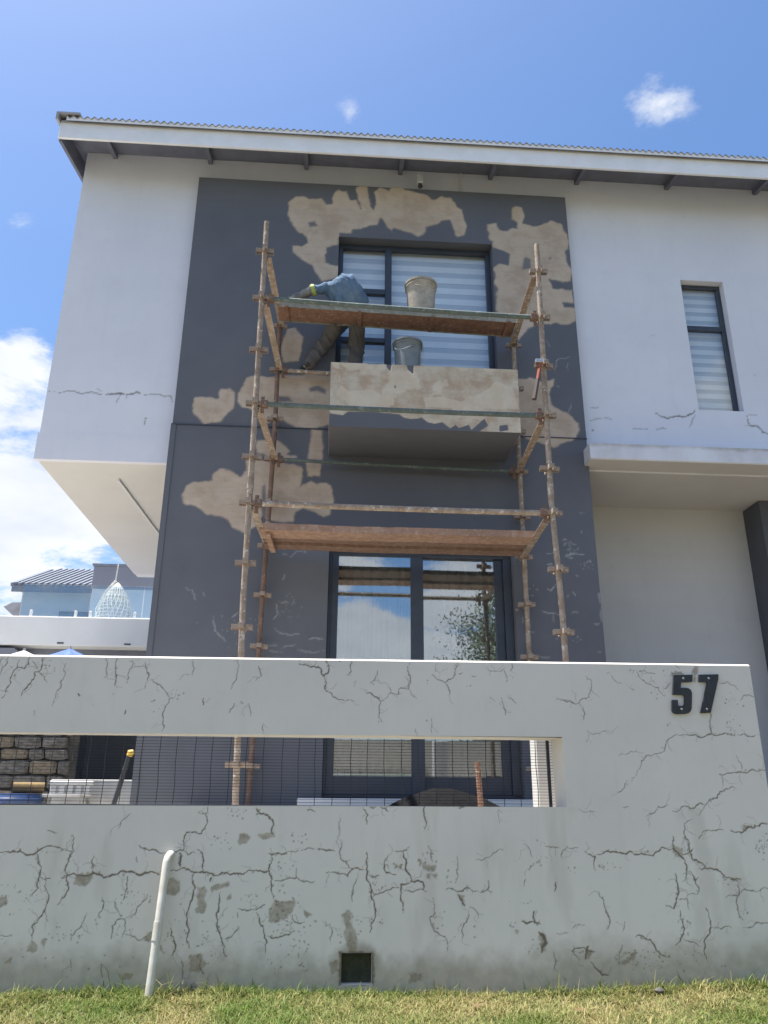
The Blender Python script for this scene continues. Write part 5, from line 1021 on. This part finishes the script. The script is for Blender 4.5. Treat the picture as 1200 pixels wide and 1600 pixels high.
# ------------------------------------------------------------------ tree across the road (it shows in the door glass)
def tree(x, y, h, R, label, seed):
    rr = random.Random(seed); g = np.random.default_rng(seed); zg = -0.86
    root = empty('street_tree', (x, y, zg), label, 'tree', 'trees across the road'); o = root.location
    m = MB(); m.tube([(x, y, zg), (x+0.05, y, zg+h*0.2), (x-0.05, y+0.05, zg+h*0.45), (x+0.02, y, zg+h*0.8)], [0.17, 0.14, 0.10, 0.03], 10)
    tips = []
    for k in range(16):
        a_ = rr.random()*6.28; z0_ = zg+h*rr.uniform(0.22, 0.65); l = R*rr.uniform(0.5, 1.0); z1_ = min(zg+h*0.98, z0_+h*rr.uniform(0.1, 0.32))
        p = [(x, y, z0_), (x+l*0.5*math.cos(a_), y+l*0.5*math.sin(a_), z0_+(z1_-z0_)*0.4), (x+l*math.cos(a_), y+l*math.sin(a_), z1_)]; m.tube(p, [0.06, 0.035, 0.012], 6); tips += [p[1], p[2]]
    m.build('trunk', M['bark'], root, o, True)
    cl = []
    for k in range(70):
        a_ = rr.random()*6.28; t = rr.random(); rad = R*math.sin(math.pi*(0.12+0.80*t))**0.7*rr.uniform(0.45, 1.0); cl.append((x+rad*math.cos(a_), y+rad*math.sin(a_), zg+h*(0.24+0.76*t)))
    cl += tips; vs_ = []; fs = []
    for c in cl:
        n_ = rr.randint(260, 380); P_ = g.normal(0, 1, (n_, 3))*np.array([0.27, 0.27, 0.20])*R/1.6 + np.array(c)
        U = g.normal(0, 1, (n_, 3)); U /= np.linalg.norm(U, axis=1)[:, None]; V = np.cross(U, g.normal(0, 1, (n_, 3))); V /= np.linalg.norm(V, axis=1)[:, None]
        s_ = g.uniform(0.022, 0.048, n_)[:, None]
        for p, u, v in zip(P_, U*s_*1.5, V*s_*0.6):
            k = len(vs_); vs_ += [tuple(p-u), tuple(p+v), tuple(p+u), tuple(p-v)]; fs.append((k, k+1, k+2, k+3))
    MB().add(vs_, fs).build('crown', M['leaf'], root, o)
tree(5.7, -8.2, 8.2, 2.2, 'leafy green tree reflected in the right leaf of the sliding door', 5)

# ------------------------------------------------------------------ grass on the verge
def grass(xr, yr, dens, seed, hmul=1.0):
    g = np.random.default_rng(seed); n = int((xr[1]-xr[0])*(yr[1]-yr[0])*dens)
    x = g.uniform(*xr, n); y = g.uniform(*yr, n); t = np.clip((y+2.05)/6.45, 0, 1)
    z = -0.74+0.685*t**0.9+0.012*np.sin(x*1.7+y*2.1)+0.018*np.clip(x-1.0, 0, 9)-0.004
    near = np.exp(-((WY-y)/0.05)**2)
    pn = vnoise(x, y, 2.6, 4, 2.0); keep = (y < WY-0.012) & (g.random(n) < 0.55+0.9*pn); x, y, z, near, pn = (q[keep] for q in (x, y, z, near, pn)); n = len(x)
    tuft = sstep(vnoise(x, y, 5, 3, 7.0), 0.52, 0.75)
    h = g.gamma(6, 0.0047, n)*(0.75+0.5*tuft+0.55*near)*hmul; a = g.uniform(0, 2*np.pi, n); lean = g.uniform(0.3, 1.7, n)*h; w = g.uniform(0.0014, 0.003, n)
    dx, dy = np.cos(a), np.sin(a); V = np.zeros((n, 5, 3), np.float32)
    for k, (f, wf) in enumerate(((0, 1), (0, -1), (0.55, 0.8), (0.55, -0.8), (1, 0))):
        V[:, k, 0] = x+dx*lean*f**1.7-dy*w*wf; V[:, k, 1] = y+dy*lean*f**1.7+dx*w*wf; V[:, k, 2] = z+h*f*(1-0.25*f*lean/h)
    V[:, :, 1] = np.minimum(V[:, :, 1], WY-0.004)
    dry = np.clip(0.40+1.5*(vnoise(x, y, 3.2, 4, 12.0)-0.5)+g.normal(0, 0.28, n)-0.35*near, 0, 1)
    A_, B_ = np.array([0.13, 0.20, 0.04]), np.array([0.40, 0.34, 0.16]); colr = np.ones((n, 5, 4), np.float32)
    c = A_*(1-dry[:, None])+B_*dry[:, None]; c *= g.uniform(0.75, 1.25, n)[:, None]; colr[:, :, :3] = c[:, None, :]
    return V, colr
parts = [grass((-2.4, 3.4), (3.35, WY), 30000, 1), grass((-6, 6), (0.5, 3.35), 1500, 2, 1.6), grass((-1.0, -0.70), (WY-0.14, WY), 3000, 4, 2.6), grass((1.0, 2.6), (WY-0.07, WY), 1200, 5, 1.9), grass((HX0-0.03, HX1+0.03), (WY-0.05, WY), 5000, 6, 1.3), grass((-2.4, 3.4), (3.9, WY), 500, 8, 1.4)]
V = np.concatenate([p[0] for p in parts]); Cc = np.concatenate([p[1] for p in parts]); n = len(V)
me = bpy.data.meshes.new('grass'); me.vertices.add(n*5); me.vertices.foreach_set('co', V.ravel())
b = np.arange(n)[:, None]*5; loops = np.concatenate([b+0, b+1, b+3, b+2, b+2, b+3, b+4], 1).ravel(); me.loops.add(len(loops)); me.loops.foreach_set('vertex_index', loops.astype(np.int32))
ls = np.stack([np.arange(n)*7, np.arange(n)*7+4], 1).ravel(); me.polygons.add(n*2); me.polygons.foreach_set('loop_start', ls.astype(np.int32)); me.polygons.foreach_set('loop_total', np.tile([4, 3], n).astype(np.int32))
me.update(calc_edges=True); at_ = me.attributes.new('blade', 'FLOAT_COLOR', 'POINT'); at_.data.foreach_set('color', Cc.ravel())
t = NT('grass_blades'); _, cc = t.attr('blade'); t.set('Base Color', cc); t.set('Roughness', 0.6); t.set('Specular IOR Level', 0.3); me.materials.append(t.m)
tl = t.n.new('ShaderNodeBsdfTranslucent'); t.l.new(cc, tl.inputs[0]); mx = t.n.new('ShaderNodeMixShader'); mx.inputs[0].default_value = 0.35
t.l.new(t.b.outputs[0], mx.inputs[1]); t.l.new(tl.outputs[0], mx.inputs[2]); t.l.new(mx.outputs[0], t.out.inputs[0])
tag(link('grass', me), 'patchy green and straw coloured lawn along the foot of the wall', 'grass', kind='stuff')
# stray dry leaves and a pebble on the lawn
for k, (px, py, mt) in enumerate(((905, 1580, 'ochre'), (745, 1573, 'ochre'), (1030, 1548, 'neigh'))):
    d_ = ray(px, py); tt = 3.9/d_.y
    for _ in range(30):
        p = CAM+d_*tt; tt += (p.z-lawn_z(p.x, p.y)-0.02)/(-d_.z)*0.8
    p = CAM+d_*tt
    if mt == 'ochre':
        m = MB().add([p+Vector(v) for v in ((-0.025, 0, 0.01), (-0.008, -0.01, 0.0), (0.012, -0.009, 0.004), (0.03, 0.0, 0.014), (0.012, 0.011, 0.004), (-0.008, 0.011, 0.0), (0.0, 0.0, 0.012))], [(6, 0, 1), (6, 1, 2), (6, 2, 3), (6, 3, 4), (6, 4, 5), (6, 5, 0)])
        tag(m.build('dry_leaf', M['ochre'], None, p), ('fallen dry leaf in the grass below the right end of the wall', 'fallen dry leaf in the grass near the middle right')[k], 'leaf', 'fallen leaves')
    else:
        m = MB().lathe([(0.001, -0.012), (0.018, -0.008), (0.022, 0.002), (0.014, 0.012), (0.001, 0.015)], p, 9)
        tag(m.build('pebble', M['stone'], None, p, True), 'small grey pebble in the grass at the foot of the wall', 'pebble')
